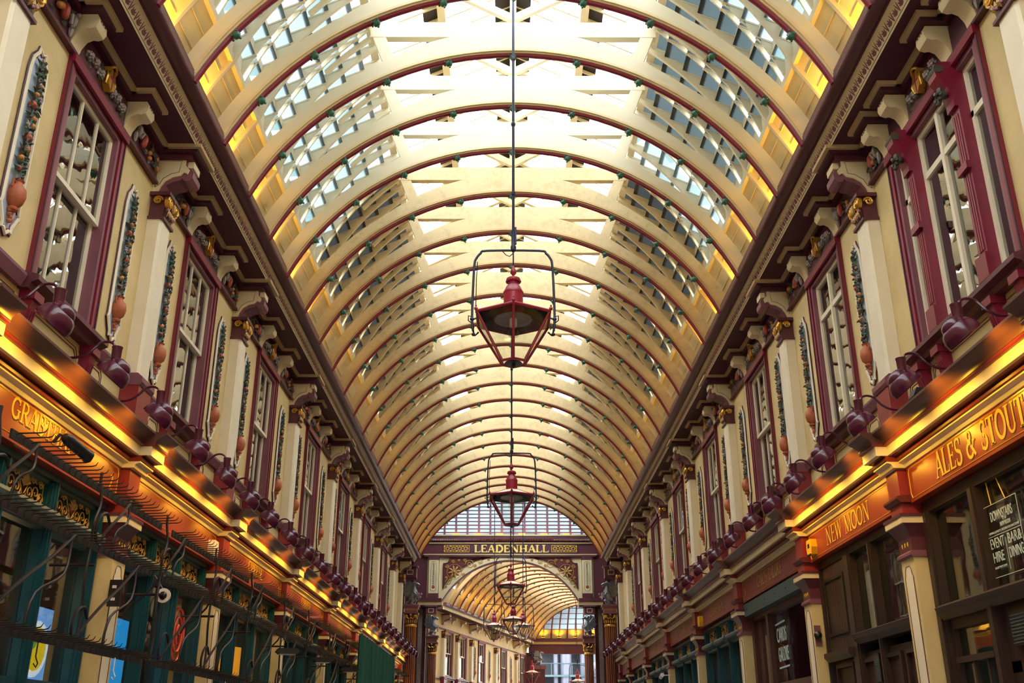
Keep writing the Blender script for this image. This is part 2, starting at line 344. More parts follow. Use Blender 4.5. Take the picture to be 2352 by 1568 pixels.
# ================================================================ SETTING
fl = MB().box(-12, -6, -.1, 14, 140, 0); struct('floor', fl, M['floor'])
def winspec(s, i, a, b):
    c = (a+b)/2
    return (c, 2.46) if (s > 0 and i == 0) else (c, 1.52)
ZS, ZT = 5.66, 8.2
for s, sn, rz in SIDES:
    mb = MB()
    def wb(y0, y1, z0, z1, a0=0., a1=-.22): mb.box(s*(W-a0), y0, z0, s*(W-a1), y1, z1)
    wb(YS, YEND, 4.5, ZS); wb(YS, YEND, ZT, 8.75)
    ed = [YS]
    for i, (a, b) in enumerate(BAYS):
        if i == 7: continue
        c, ww = winspec(s, i, a, b); ed += [c-ww/2, c+ww/2]
    ed.append(YEND)
    for k in range(0, len(ed), 2): wb(ed[k], ed[k+1], ZS, ZT)
    struct('wall_'+sn, mb, M['wall'])
    # rooms behind the upper windows and behind the shops
    mb = MB()
    mb.box(s*(W+1.6), YS, 4.5, s*(W+1.8), YEND, 8.75); mb.box(s*(W+.22), YS, 8.7, s*(W+1.8), YEND, 8.8)
    mb.box(s*(W+2.6), YS, 0, s*(W+2.8), YEND, 4.3); mb.box(s*(W+.0), YS, 4.28, s*(W+2.8), YEND, 4.5)
    for y in [YS]+PIL[1:]+[YEND-.1]:
        mb.box(s*(W+.22), y-.05, 4.5, s*(W+1.6), y+.05, 8.7); mb.box(s*(W+.22), y-.05, 0, s*(W+2.6), y+.05, 4.28)
    struct('wall_back_'+sn, mb, M['room'])
    # soffit, egg-and-dart band, gutter
    struct('ceiling_soffit_'+sn, MB().box(s*4.06, YS, 8.72, s*(W+.2), YEND+.1, 8.78), M['dark'])
    # slanting band with painted palmettes
    struct('trim_1' if s < 0 else 'trim_2', MB().prism([(s*4.075, 8.70), (s*3.975, 8.875), (s*4.08, 8.875)], 'y', YS, YEND+.1), M['cream'])
    mb = MB(); n = int((YEND+.1-6)/.165)
    def FP(t, o=0): return (s*(4.075-.10*t-.0035*o), 8.70+.175*t-.002*o)
    def leafq(y, t, ang, L_, w_):
        dy, dt = sin(ang), cos(ang); c = []
        for (q, ww) in ((0, -.3), (0, .3), (.6, .5), (1, 0), (.6, -.5)):
            yy = y+dy*L_*q+dt*w_*ww; tt = t+(dt*L_*q-dy*w_*ww)/.2; c.append((yy, tt))
        vs = [(FP(tt, 1)[0], yy, FP(tt, 1)[1]) for yy, tt in c]+[(FP(tt, 0)[0], yy, FP(tt, 0)[1]) for yy, tt in c]
        mb.add(vs, [(0, 1, 2, 3, 4), (9, 8, 7, 6, 5)]+[(i, (i+1) % 5, 5+(i+1) % 5, 5+i) for i in range(5)])
    for k in range(n):
        y = 6+k*.165
        for a_ in (-1.15, -.6, 0, .6, 1.15): leafq(y, .28, a_, .075 if abs(a_) < 1 else .055, .022)
        leafq(y+.0825, .2, .25, .11, .014); leafq(y+.0825, .2, -.25, .11, .014)
    struct('trim_3' if s < 0 else 'trim_4', mb, M['mauve'])
    mb = MB()
    pr = [(4.03, 8.877), (3.965, 8.877), (3.95, 8.89)]
    pr += [(3.885+.085*cos(q), 8.945+.085*sin(q)) for q in [R(-60-i*20) for i in range(8)]]
    pr += [(3.80, 9.02), (4.12, 9.02), (4.12, 8.877)]
    mb.prism([(s*x, z) for x, z in pr], 'y', YS, YEND+.15)
    struct('trim_5' if s < 0 else 'trim_6', mb, M['gut'], True)
    # moulding jogging round the brackets, frieze ground, architrave, string course
    BR = []
    for i, (a, b) in enumerate(BAYS):
        BR.append((a, 'b'))
        if i == 7: continue
        c, ww = winspec(s, i, a, b)
        if ww > 2: BR += [(c-1.2, 's'), (c-.6, 's'), (c+.6, 's'), (c+1.2, 's')]
        else: BR += [(c-.76, 's'), (c+.76, 's')]
    BR.append((41.7, 'b'))
    mt, mk = MB(), MB()
    y = 4.0
    for by, k in BR:
        hw, dp = (.26, .60) if k == 'b' else (.19, .40)
        def bx(m_, a0, y0, z0, a1, y1, z1): m_.box(s*(W-a0), y0, z0, s*(W-a1), y1, z1)
        bx(mt, .12, y, 8.67, .175, by-hw, 8.72); bx(mk, 0, y, 8.6, .12, by-hw, 8.72)
        bx(mt, .12, by-hw-.05, 8.67, dp, by-hw, 8.72); bx(mt, .12, by+hw, 8.67, dp, by+hw+.05, 8.72)
        bx(mt, dp-.055, by-hw, 8.67, dp, by+hw, 8.72)
        bx(mk, 0, by-hw, 8.625, dp-.055, by+hw, 8.72)
        y = by+hw
    struct('trim_7' if s < 0 else 'trim_8', mt, M['tan'])
    mk.box(s*W, YS, 8.24, s*(W-.03), YEND, 8.6)
    struct('trim_9' if s < 0 else 'trim_10', mk, M['dark'])
    mb = MB().box(s*W, YS, 8.20, s*(W-.07), YEND, 8.235)
    struct('trim_11' if s < 0 else 'trim_12', mb, M['plum'])
    mb = MB(); ed2 = [YS]
    for i, (a, b) in enumerate(BAYS[:-1]):
        c, ww = winspec(s, i, a, b)
        mb.prism([(s*W, 5.50), (s*(W-.05), 5.50), (s*(W-.09), 5.60), (s*(W-.09), 5.63), (s*W, 5.65)], 'y', ed2[-1], c-ww/2-.12); ed2.append(c+ww/2+.12)
    mb.prism([(s*W, 5.50), (s*(W-.05), 5.50), (s*(W-.09), 5.60), (s*(W-.09), 5.63), (s*W, 5.65)], 'y', ed2[-1], YEND)
    struct('trim_13' if s < 0 else 'trim_14', mb, M['mauve'])
    # shop cornice: bands of five colours, breaking forward over each pilaster
    bands = [('cream', [(.0, 4.49), (.17, 4.49), (.19, 4.53), (.24, 4.545), (.24, 4.56), (0, 4.56)]),
             ('rust', [(.0, 4.56), (.22, 4.56), (.25, 4.575), (.255, 4.60), (.24, 4.62), (.31, 4.63), (0, 4.63)]),
             ('cream', [(.0, 4.63), (.35, 4.63), (.35, 4.735), (0, 4.735)]),
             ('rust', [(.0, 4.735), (.37, 4.735), (.385, 4.75), (.38, 4.77), (0, 4.77)]),
             ('brown', [(.0, 4.77), (.385, 4.77), (.39, 4.80), (.42, 4.83), (.475, 4.855), (.50, 4.875), (.50, 4.90), (0, 4.92)])]
    for nb, (mm, pf) in enumerate(bands):
        mb = MB(); mb.prism([(s*(W-a_), z_) for a_, z_ in pf], 'y', YS, YEND)
        zc = (pf[0][1]+pf[-1][1])/2
        for y in PIL[1:]:
            mb.prism([(s*(W-a_-(.13 if a_ > 0 else 0)), z_-.001+(0.002 if z_ > zc else 0)) for a_, z_ in pf], 'y', y-.22, y+.22)
        struct('trim_%d' % (15+nb+(0 if s < 0 else 5)), mb, M[mm], True)

# ---------------------------------------------------------------- roof
RC, RR = 7.21, 4.15
def rsh(th): # outer shell radius as a function of the angle from the vertical, degrees
    return 4.56 if th >= 54 else 4.56+(5.2-4.56)*(54-th)/29
def arc(r, t0, t1, n): return [(r*sin(R(t0+(t1-t0)*i/n)), RC+r*cos(R(t0+(t1-t0)*i/n))) for i in range(n+1)]
def make_rib(mc, mc2, label, name='roof_rib'):
    t = thing(name, label, 'roof rib', (0, 0, 0), 0, 'arched ribs of the hall roof')
    n = 40
    po = arc(RR+.09, -66, 66, n)+arc(RR+.31, 66, -66, n)
    oarc = []
    for i in range(n+1):
        q = -66+132*i/n; r = RR+.27+.15*max(0, min(1, (34-abs(q))/20)); oarc.append((r*sin(R(q)), RC+r*cos(R(q))))
    mb = MB()
    def strip(pi_, po_, y0, y1):
        N = len(pi_); vs = [(x, y0, z) for x, z in pi_]+[(x, y0, z) for x, z in po_]+[(x, y1, z) for x, z in pi_]+[(x, y1, z) for x, z in po_]
        fs = []
        for i in range(N-1):
            fs += [(i, i+1, N+i+1, N+i), (2*N+i, 3*N+i, 3*N+i+1, 2*N+i+1), (i, 2*N+i, 2*N+i+1, i+1), (N+i, N+i+1, 3*N+i+1, 3*N+i)]
        fs += [(0, N, 3*N, 2*N), (N-1, 3*N-1, 4*N-1, 2*N-1)]
        mb.add(vs, fs)
    strip(arc(RR+.09, -66, 66, n), oarc, -.065, .065)
    mb.build('arch', mc, t, True)
    mb = MB(); strip(arc(RR+.055, -66, 66, n), arc(RR+.095, -66, 66, n), -.085, .085)
    strip(arc(RR+.035, -66, 66, n), arc(RR+.06, -66, 66, n), -.055, .055)
    mb.build('edge_moulding', M['tan'] if mc2 else M['cream'], t, True)
    mb = MB().tube([(x, 0, z) for x, z in arc(RR+.03, -66, 66, n)], .042, 8); mb.build('bead', M['crim'], t, True)
    for k in range(-4, 5):
        q = k*13.7; x, z = (RR-.01)*sin(R(q)), RC+(RR-.01)*cos(R(q))
        mtx = Matrix.Rotation(R(q), 3, 'Y')
        mb = MB(); mb.ball((0, 0, 0), (.06, .06, .05), 8, 6, mtx)
        for j in range(5):
            a_ = 2*pi*j/5; v = mtx @ Vector((cos(a_)*.075, sin(a_)*.075, .01)); mb.ball(tuple(v), .016, 6, 5)
        v = mtx @ Vector((0, 0, -.065)); mb.ball(tuple(v), .02, 5, 4)
        o = mb.build('boss', M['boss'], t, True); o.location = (x, 0, z)
    MB().box(-2.2, -.062, 11.68, 2.2, .062, 11.96).build('tie_beam', mc, t)
    for sg in (-1, 1):
        MB().prism([(sg*1.80, 11.28), (sg*1.98, 11.20), (sg*2.27, 11.98), (sg*2.08, 11.98)], 'y', -.058, .058).build('post', mc, t)
        MB().prism([(sg*2.32, 11.98), (sg*2.32, 12.10), (0, 13.25), (0, 13.11)], 'y', -.05, .05).build('rafter', mc, t)
        MB().prism([(sg*.04, 12.02), (sg*.04, 12.16), (sg*1.02, 12.70), (sg*1.12, 12.63)], 'y', -.04, .04).build('strut', mc, t)
    MB().box(-.05, -.05, 12.02, .05, .05, 13.14).build('king_post', mc, t)
    return t
ribA = make_rib(M['roofc'], False, 'x'); ribB = make_rib(M['roofd'], True, 'x')
firstA = firstB = True
vis = 0
for k, y in enumerate(RIBS):
    src = ribA if y < 16.0 else ribB
    if y < 7: continue
    lb = ('clean' if y < 16 else 'weathered')+' cream arched roof rib with maroon bead, '+od(vis)+' along the hall'
    vis += 1
    if src is ribA and firstA: src.location.y = y; src['label'] = lb; firstA = False
    elif src is ribB and firstB: src.location.y = y; src['label'] = lb; firstB = False
    else: dup(src, (0, y, 0), label=lb)
# boards, louvres and skylight between the ribs
NST = 7; TH0, TH1 = 54., 25.
def shellp(th): r = rsh(th); return (r*sin(R(th)), RC+r*cos(R(th)))
wn = 100
EDG = RIBS
cache = {}
struct('ceiling_boards_left', MB().add([], []).prism([(-p[0], p[1]) for p in ([shellp(69-i*2.5) for i in range(7)]+[(x*1.012, RC+(z-RC)*1.012) for x, z in [shellp(54+i*2.5) for i in range(7)]])], 'y', YS, YEND+.1), M['board'], True)
struct('ceiling_boards_right', MB().prism([(p[0], p[1]) for p in ([shellp(69-i*2.5) for i in range(7)]+[(x*1.012, RC+(z-RC)*1.012) for x, z in [shellp(54+i*2.5) for i in range(7)]])], 'y', YS, YEND+.1), M['board'], True)
# thin grooves between the boards, curb beams and purlins
for s, sn, rz in SIDES:
    mb = MB()
    for th in (57, 60, 63, 66):
        x, z = shellp(th); x *= .9985; mb.box(s*x-.004, 6, z-.012, s*x+.004, YEND, z-.004)
    struct('ceiling_grooves_'+sn, mb, M['board'])
    mb = MB()
    x, z = shellp(25); mb.prism([(s*(x-.02), z+.02), (s*(x+.10), z-.02), (s*(x+.16), z+.34), (s*(x+.04), z+.34)], 'y', YS, YEND+.1)
    x, z = shellp(54); mb.prism([(s*(x-.03), z-.05), (s*(x-.05), z+.02), (s*(x+.08), z+.06), (s*(x+.1), z-.04)], 'y', YS, YEND+.1)
    struct('ceiling_curb_'+sn, mb, M['roofc'])
    mb = MB()
    x0, z0 = 1.16, 12.66; mb.prism([(s*(x0-.06), z0-.11), (s*(x0+.06), z0-.17), (s*(x0+.06), z0-.01), (s*(x0-.06), z0+.05)], 'y', YS, YEND+.1)
    struct('ceiling_purlin_'+sn, mb, M['cream'])
    struct('ceiling_lead_'+sn, MB().prism([(s*(x0+.07), z0-.02), (s*(x0+.30), z0-.13), (s*(x0+.30), z0-.11), (s*(x0+.07), z0)], 'y', YS, YEND+.1).prism([(s*.04, 13.18), (s*.30, 13.06), (s*.30, 13.08), (s*.04, 13.2)], 'y', YS, YEND+.1), M['iron'])
struct('ceiling_ridge', MB().box(-.04, YS, 13.05, .04, YEND+.1, 13.30), M['cream'])
def louvre_unit(L, mf, mg):
    """between two ribs; local y from 0 to L, for the side x>0"""
    key = (round(L, 3), mf.name, mg.name)
    if key in cache: return cache[key]
    fr, gl = MB(), MB()
    P = [shellp(TH0+(TH1-TH0)*i/NST) for i in range(NST+1)]
    y0, y1 = .065, L-.065
    ys = [y0, y0+(y1-y0)*.36, y0+(y1-y0)*.68, y1]
    OV = 1.28; sl = tan(R(25)); Q = []
    for i in range(NST):
        (xa, za), (xb, zb) = P[i], P[i+1]; dx, dz = xa-xb, zb-za
        h0 = max(.05, OV*(dz-dx*sl)); Q.append((xa, za, h0, xa-OV*dx, za+h0+OV*dx*sl, xb))
    for i, (xa, za, h0, xe, ze, xb) in enumerate(Q):
        if i == NST-1: xe = xb; ze = za+h0+(xa-xb)*sl
        gl.add([(xa, 0, za+h0), (xe, 0, ze), (xe, L, ze), (xa, L, za+h0)], [(0, 1, 2, 3)])
        lo = za-.03 if i == 0 else Q[i-1][1]+Q[i-1][2]+(Q[i-1][0]-xa)*sl+.01
        fr.box(xa-.008, y0, lo, xa+.008, y1, za+h0)                # upstand board
        for yy in ys:   # cheeks with a rail under each pane edge
            fr.prism([(xa, za-.02), (xa, za+h0), (xe, ze)], 'y', yy-.014, yy+.014)
            fr.prism([(xa, za+h0-.004), (xa, za+h0-.032), (xe-.02, ze-.022), (xe-.02, ze+.006)], 'y', yy-.022, yy+.022)
    # thin rafters following the shell
    for yy, t0 in ((ys[1], 67), (ys[2], 67), (y0+(y1-y0)*.9, 36)):
        pin = [shellp(t0-(t0-24)*i/16) for i in range(17)]
        pi2 = [(x*(1-.07/4.8), RC+(z-RC)*(1-.07/4.8)) for x, z in pin]
        fr.prism(pin+pi2[::-1], 'y', yy-.026, yy+.026)
    cache[key] = (fr, gl); return cache[key]
meshc = {}
for k in range(len(EDG)-1):
    ya, yb = EDG[k], EDG[k+1]; L = yb-ya
    for s, sn, rz in SIDES:
        dirty = ya > 16.2
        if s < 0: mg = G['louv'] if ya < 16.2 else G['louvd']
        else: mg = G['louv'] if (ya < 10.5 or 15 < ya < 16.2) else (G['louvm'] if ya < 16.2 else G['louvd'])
        mf = M['roofd'] if dirty else M['roofc']
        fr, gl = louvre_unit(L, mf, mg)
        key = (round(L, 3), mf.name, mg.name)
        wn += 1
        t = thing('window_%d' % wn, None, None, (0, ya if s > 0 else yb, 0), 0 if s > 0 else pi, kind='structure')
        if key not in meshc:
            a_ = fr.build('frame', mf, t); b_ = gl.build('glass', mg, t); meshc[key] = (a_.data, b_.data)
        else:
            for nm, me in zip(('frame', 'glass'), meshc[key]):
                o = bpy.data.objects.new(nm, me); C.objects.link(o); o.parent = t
    wn += 1
    t = thing('window_%d' % wn, None, None, (0, ya, 0), 0, kind='structure')
    key = ('sky', round(L, 3))
    if key not in meshc:
        gl, br = MB(), MB()
        for sg in (-1, 1):
            gl.add([(sg*2.32, 0, 12.12), (0, 0, 13.27), (0, L, 13.27), (sg*2.32, L, 12.12)], [(0, 1, 2, 3)])
            for j in range(1, 4):
                yy = L*j/4
                br.prism([(sg*2.3, 12.05), (sg*2.3, 12.12), (0, 13.26), (0, 13.19)], 'y', yy-.014, yy+.014)
        a_ = br.build('frame', M['cream'], t); b_ = gl.build('glass', G['sky'], t); meshc[key] = (a_.data, b_.data)
    else:
        for nm, me in zip(('frame', 'glass'), meshc[key]):
            o = bpy.data.objects.new(nm, me); C.objects.link(o); o.parent = t
# warm uplights sitting on the gutter behind each pair of ribs
def light(kind, energy, col, parent, loc, dirv, size=.1, sy=None, spot=None, blend=.6):
    ld = bpy.data.lights.new('lamp_light', kind); ld.energy = energy; ld.color = col
    if kind == 'AREA':
        ld.size = size
        ld.spread = R(110)
        if sy: ld.shape = 'RECTANGLE'; ld.size_y = sy
    else: ld.shadow_soft_size = size
    if kind == 'SPOT': ld.spot_size = spot; ld.spot_blend = blend
    o = bpy.data.objects.new('lamp_light', ld); C.objects.link(o); o.parent = parent; o.location = loc
    o.rotation_euler = Vector(dirv).to_track_quat('-Z', 'Y').to_euler()
    return o
up0 = None; n = 0
for s, sn, rz in SIDES:
    n = 0
    for k in range(len(EDG)-1):
        ya, yb = EDG[k], EDG[k+1]
        if ya < 5.5: continue
        yc = ya+.065+(yb-ya-.13)*.52
        lb = 'small amber uplight behind the %s gutter, %s of its row' % (sn, od(n)); n += 1
        loc = (s*4.03, yc, 9.02)
        if up0 is None:
            up0 = thing('uplight', lb, 'light', loc, rz, 'amber uplights on the gutters')
            MB().box(-.03, -.13, 0, .03, .13, .04).build('housing', M['iron'], up0)
            MB().box(-.022, -.12, .04, .022, .12, .05).build('lens', M['led'], up0)
            light('AREA', UP_W, YEL, up0, (0, 0, .06), (.33, 0, 1), .24, .05)
        else: dup(up0, loc, rz, lb)
# ================================================================ UPPER WALL THINGS (local +x points into the hall)
def rect_frame(mb, y0, y1, z0, z1, t, x0, x1, tb=None):
    tb = t if tb is None else tb
    mb.box(x0, y0, z0, x1, y0+t, z1); mb.box(x0, y1-t, z0, x1, y1, z1)
    mb.box(x0, y0+t, z0, x1, y1-t, z0+tb); mb.box(x0, y0+t, z1-t, x1, y1-t, z1)
def make_sash(name, w_=1.52, style='sash', curtain=False):
    """window in the wall, origin at wall plane, centre, z=0; built z 5.66..8.2"""
    t = thing(name, None, None, kind='structure'); h = w_/2
    mb = MB(); rect_frame(mb, -h, h, ZS, ZT, .085, -.10, .05, .02); mb.box(.05, -h-.02, ZT-.10, .085, h+.02, ZT); mb.build('architrave', M['crim'], t)
    mb = MB(); rect_frame(mb, -h+.10, h-.10, ZS+.02, ZT-.10, .055, -.14, .03); mb.build('inner_frame', M['mauve'], t)
    MB().box(.05, -h-.012, ZS, .062, -h+.012, ZT).box(.05, h-.012, ZS, .062, h+.012, ZT).build('edge_line', M['dark'], t)
    if style == 'triple':
        for c0 in (-.62, .62):
            mb = MB(); mb.box(-.1, c0-.09, ZS, .08, c0+.09, ZT-.1)
            for q in (-.04, 0, .04): mb.box(.08, c0+q-.012, 6.0, .09, c0+q+.012, 6.85); mb.box(.08, c0+q-.012, 7.0, .09, c0+q+.012, 7.55)
            mb.box(.08, c0-.11, 5.70, .12, c0+.11, 5.95); mb.box(.08, c0-.11, 6.88, .13, c0+.11, 6.96)
            mb.build('mullion', M['crim'], t)
            mb = MB(); pf = [(.08, 7.62), (.12, 7.62), (.12, 7.70), (.16, 7.85), (.25, 7.98), (.26, 8.05), (.24, 8.13), (.16, 8.16), (.08, 8.16)]
            mb.prism(pf, 'y', c0-.09, c0+.09); mb.build('scroll_bracket', M['crim'], t)
            mb = MB()
            random.seed(3)
            for j in range(12): mb.ball((.17+random.uniform(-.03, .08), c0+random.uniform(-.06, .06), 7.80+random.uniform(-.06, .06)), random.uniform(.02, .04), 5, 4)
            mb.lathe([(.0, -.1), (.05, -.1), (.05, .1), (0, .1)], 10, (.22, c0, 8.07), Matrix.Rotation(pi/2, 3, 'X'))
            mb.build('carved_flower', M['leafd'], t, True)
        lights = [(-h+.155, -.71), (-.53, .53), (.71, h-.155)]
    else: lights = [(-h+.155, h-.155)]
    for (ya, yb) in lights:
        if style == 'sash':
            zm = 6.95
            mb = MB(); rect_frame(mb, ya, yb, zm-.03, ZT-.155, .045, -.08, -.03, .05)
            for q in (1, 2):
                yy = ya+(yb-ya)*q/3; mb.box(-.07, yy-.011, zm, -.035, yy+.011, ZT-.17)
            mb.build('upper_sash', M['pale'], t)
            mb = MB(); rect_frame(mb, ya, yb, ZS+.07, zm+.03, .045, -.14, -.09, .08)
            for q in (1, 2):
                yy = ya+(yb-ya)*q/3; mb.box(-.13, yy-.011, ZS+.1, -.095, yy+.011, zm)
            mb.build('lower_sash', M['pale'], t)
            g = MB(); g.add([(-.055, ya, zm), (-.055, yb, zm), (-.055, yb, ZT-.17), (-.055, ya, ZT-.17)], [(0, 1, 2, 3)])
            g.add([(-.115, ya, ZS+.1), (-.115, yb, ZS+.1), (-.115, yb, zm), (-.115, ya, zm)], [(0, 1, 2, 3)])
            g.build('glass', G['sash'], t)
        else:
            zt = 7.50
            mb = MB(); rect_frame(mb, ya, yb, ZS+.07, ZT-.155, .05, -.09, -.03, .07); mb.box(-.09, ya, zt-.035, -.03, yb, zt+.035)
            if yb-ya > .8: mb.box(-.085, (ya+yb)/2-.03, ZS+.1, -.02, (ya+yb)/2+.03, ZT-.17)
            mb.build('casement', M['pale'], t)
            MB().add([(-.06, ya, ZS+.1), (-.06, yb, ZS+.1), (-.06, yb, ZT-.17), (-.06, ya, ZT-.17)], [(0, 1, 2, 3)]).build('glass', G['sash'], t)
    if curtain:
        mb = MB()
        for (ya, yb) in lights:
            n = 24; vs = []
            for q in range(n+1):
                yy = ya+(yb-ya)*q/n; xx = -.30+.02*sin(q*1.7)
                vs += [(xx, yy, ZS), (xx, yy, ZT-.1), (xx-.01, yy, ZT-.1), (xx-.01, yy, ZS)]
            fs = []
            for q in range(n):
                for j in range(4): fs.append((q*4+j, q*4+(j+1) % 4, q*4+4+(j+1) % 4, q*4+4+j))
            mb.add(vs, fs)
        mb.build('net_curtain', M['curtain'], t, True)
    mb = MB().prism([(0, 5.50), (.10, 5.50), (.12, 5.55), (.19, 5.58), (.19, 5.63), (.10, 5.66), (0, 5.68)], 'y', -h-.1, h+.1)
    mb.build('sill', M['plum'], t)
    cc = [-h+.06, h-.06] + ([-.62, .62] if style == 'triple' else [])
    for c0 in cc:
        mb = MB().prism([(0, 4.98), (.04, 4.98), (.06, 5.1), (.12, 5.4), (.13, 5.5), (0, 5.5)], 'y', c0-.075, c0+.075)
        mb.box(0, c0-.095, 5.42, .15, c0+.095, 5.50)
        for q in (-.04, 0, .04): mb.prism([(.05, 5.05), (.075, 5.1), (.12, 5.33), (.09, 5.33)], 'y', c0+q-.010, c0+q+.010)
        mb.build('sill_corbel', M['crim'], t)
    # painted lines on the wall below the sill
    mb = MB()
    for ya, yb in ((-h+.2, h-.2), (-h-.48, -h-.08), (h+.08, h+.48)):
        for d in (0, .035):
            pts = [(ya+d+.05, 4.96+d), (yb-d-.05, 4.96+d), (yb-d, 5.01+d), (yb-d, 5.38-d), (yb-d-.05, 5.44-d), (ya+d+.05, 5.44-d), (ya+d, 5.38-d), (ya+d, 5.01+d)]
            mb.tube([(.002, p[0], p[1]) for p in pts], .0045, 4, True)
    mb.build('painted_line', M['plum'], t)
    return t
def make_relief(label, variant=0):
    t = thing('relief_panel', label, 'wall relief', (0, 0, 0), 0, 'fruit garland relief panels between the upper windows')
    rnd = random.Random(11+variant)
    zb, zt, hw = 5.83, 7.82, .155
    out = [(-hw, zb+.28), (-hw-.02, zb+.24), (-.09, zb+.10), (-.085, zb+.04), (-.05, zb+.05), (0, zb), (.05, zb+.05), (.085, zb+.04), (.09, zb+.10), (hw+.02, zb+.24), (hw, zb+.28),
           (hw, zt-.30), (hw*.85, zt-.16), (.06, zt-.06), (.055, zt-.01), (0, zt-.045), (-.055, zt-.01), (-.06, zt-.06), (-hw*.85, zt-.16), (-hw, zt-.30)]
    ZC = (zb+zt)/2
    MB().prism(out, 'x', 0, .012).build('back_panel', M['blue'], t)
    mb = MB().tube([(.022, p[0], p[1]) for p in out], .019, 6, True); mb.build('frame', M['pale'], t, True)
    mb = MB().tube([(.012, p[0]*1.16, ZC+(p[1]-ZC)*1.022) for p in out], .009, 4, True); mb.build('outer_line', M['dark'], t)
    mb = MB().tube([(.014, p[0]*.84, ZC+(p[1]-ZC)*.975) for p in out], .010, 4, True); mb.build('inner_line', M['crim'], t)
    mb = MB().lathe([(.02, -.17), (.045, -.165), (.05, -.15), (.035, -.13), (.075, -.09), (.092, -.02), (.085, .05), (.05, .09), (.04, .12), (.055, .14)], 12, (.05, 0, zb+.40))
    mb.tube([(.05, -.05, zb+.50), (.05, -.09, zb+.52), (.05, -.085, zb+.44)], .012, 5); mb.tube([(.05, .05, zb+.50), (.05, .09, zb+.52), (.05, .085, zb+.44)], .012, 5)
    mb.build('vase', M['terra'], t, True)
    mb = MB()
    for j in range(6): mb.ball((.04, rnd.uniform(-.03, .03), zb+.13+j*.02), rnd.uniform(.018, .028), 6, 4)
    mb.build('pendant', M['terra'], t, True)
    lv, ld_ = MB(), MB()
    zz = zb+.60
    lv.tube([(.03, .02*sin(q*.9), zb+.52+(zt-.2-zb-.52)*q/12) for q in range(13)], .008, 4)
    while zz < zt-.18:
        for sg in (-1, 1):
            y_ = rnd.uniform(.0, .02)*sg; d = (rnd.uniform(-.1, .3), sg*rnd.uniform(.5, 1), rnd.uniform(-.9, .9))
            (lv if rnd.random() < .6 else ld_).leaf((.035, y_, zz), d, (1, 0, 0), rnd.uniform(.09, .135), rnd.uniform(.022, .034))
            (ld_ if rnd.random() < .6 else lv).leaf((.045, -y_, zz+.02), (.2, -sg*.4, rnd.choice((-1, 1))), (1, 0, 0), rnd.uniform(.06, .09), .02)
        zz += .05
    ld_.leaf((.03, 0, zt-.26), (0, 0, 1), (1, 0, 0), .17, .02)
    lv.build('leaves', M['leaf'], t); ld_.build('dark_leaves', M['leafd'], t)
    for j in range(9):
        zf = zb+.66+j*.118+rnd.uniform(-.02, .02); r = rnd.uniform(.026, .042)
        mb = MB().ball((0, 0, 0), (r, r, r*.95), 8, 6); o = mb.build('fruit', M['fruit' if j % 3 else 'fruitr'], t, 'all'); o.location = (.05, rnd.uniform(-.055, .055), zf)
    for j in range(3):
        zf = zb+.75+j*.36
        mb = MB()
        for q in range(9): a_ = q*2.4; mb.ball((.02*(1-q/12), .009*sqrt(q)*1.6*cos(a_), .009*sqrt(q)*1.6*sin(a_)), .014, 5, 4)
        o = mb.build('carved_rose', M['rose'], t, True); o.location = (.045, (-1)**j*.06, zf)
    return t
def make_pilaster(label):
    t = thing('pilaster', label, 'pilaster', (0, 0, 0), 0, 'pilasters between the upper windows')
    mb = MB().prism([(0, -.17), (.15, -.17), (.18, -.14), (.18, .14), (.15, .17), (0, .17)], 'z', 5.62, 7.72); mb.build('shaft', M['pale'], t)
    MB().box(0, -.21, 4.9, .22, .21, 5.48).build('base_block', M['red'], t)
    MB().prism([(0, 5.48), (.23, 5.48), (.25, 5.52), (.25, 5.58), (.19, 5.63), (0, 5.63)], 'y', -.22, .22).build('base_cap', M['mauve'], t)
    mb = MB().box(0, -.19, 7.70, .21, .19, 7.735)
    mb.prism([(0, 7.735), (.17, 7.735), (.19, 7.86), (.235, 7.97), (.25, 8.05), (0, 8.05)], 'y', -.16, .16)
    mb.box(0, -.22, 8.02, .26, .22, 8.07); mb.build('capital', M['plum'], t)
    for sg in (-1, 1):
        mb = MB(); pts = []
        for q in range(22):
            a_ = q*.62; r = .078*(1-q/24); pts.append((.235+.012*q/22, sg*(.12)+r*cos(a_)*sg, 7.955+r*sin(a_)))
        mb.tube(pts, .017, 5)
        mb.lathe([(0, -.02), (.085, -.02), (.085, .02), (0, .02)], 12, (.215, sg*.12, 7.955), Matrix.Rotation(pi/2, 3, 'Y'))
        mb.build('volute', M['gold'], t, True)
        mb = MB(); pts = []
        for q in range(18):
            a_ = q*.62; r = .06*(1-q/20); pts.append((.11+r*cos(a_), sg*.20, 7.955+r*sin(a_)))
        mb.tube(pts, .014, 5); mb.build('side_volute', M['gold'], t, True)
    mb = MB().ball((.25, 0, 7.93), (.03, .03, .07), 6, 5); mb.ball((.24, 0, 8.03), (.03, .05, .02), 6, 4)
    for q in range(5): mb.leaf((.20, -.1+q*.05, 7.76), (.3, 0, 1), (1, 0, 0), .12, .03)
    mb.build('acanthus', M['goldd'], t, True)
    mb = MB()
    for sg in (-1, 1):
        for q in range(3): mb.ball((.22, sg*(.05+.04*q), 7.79+.03*q), .025, 5, 4)
    mb.build('carved_flowers', M['mauve'], t, True)
    return t
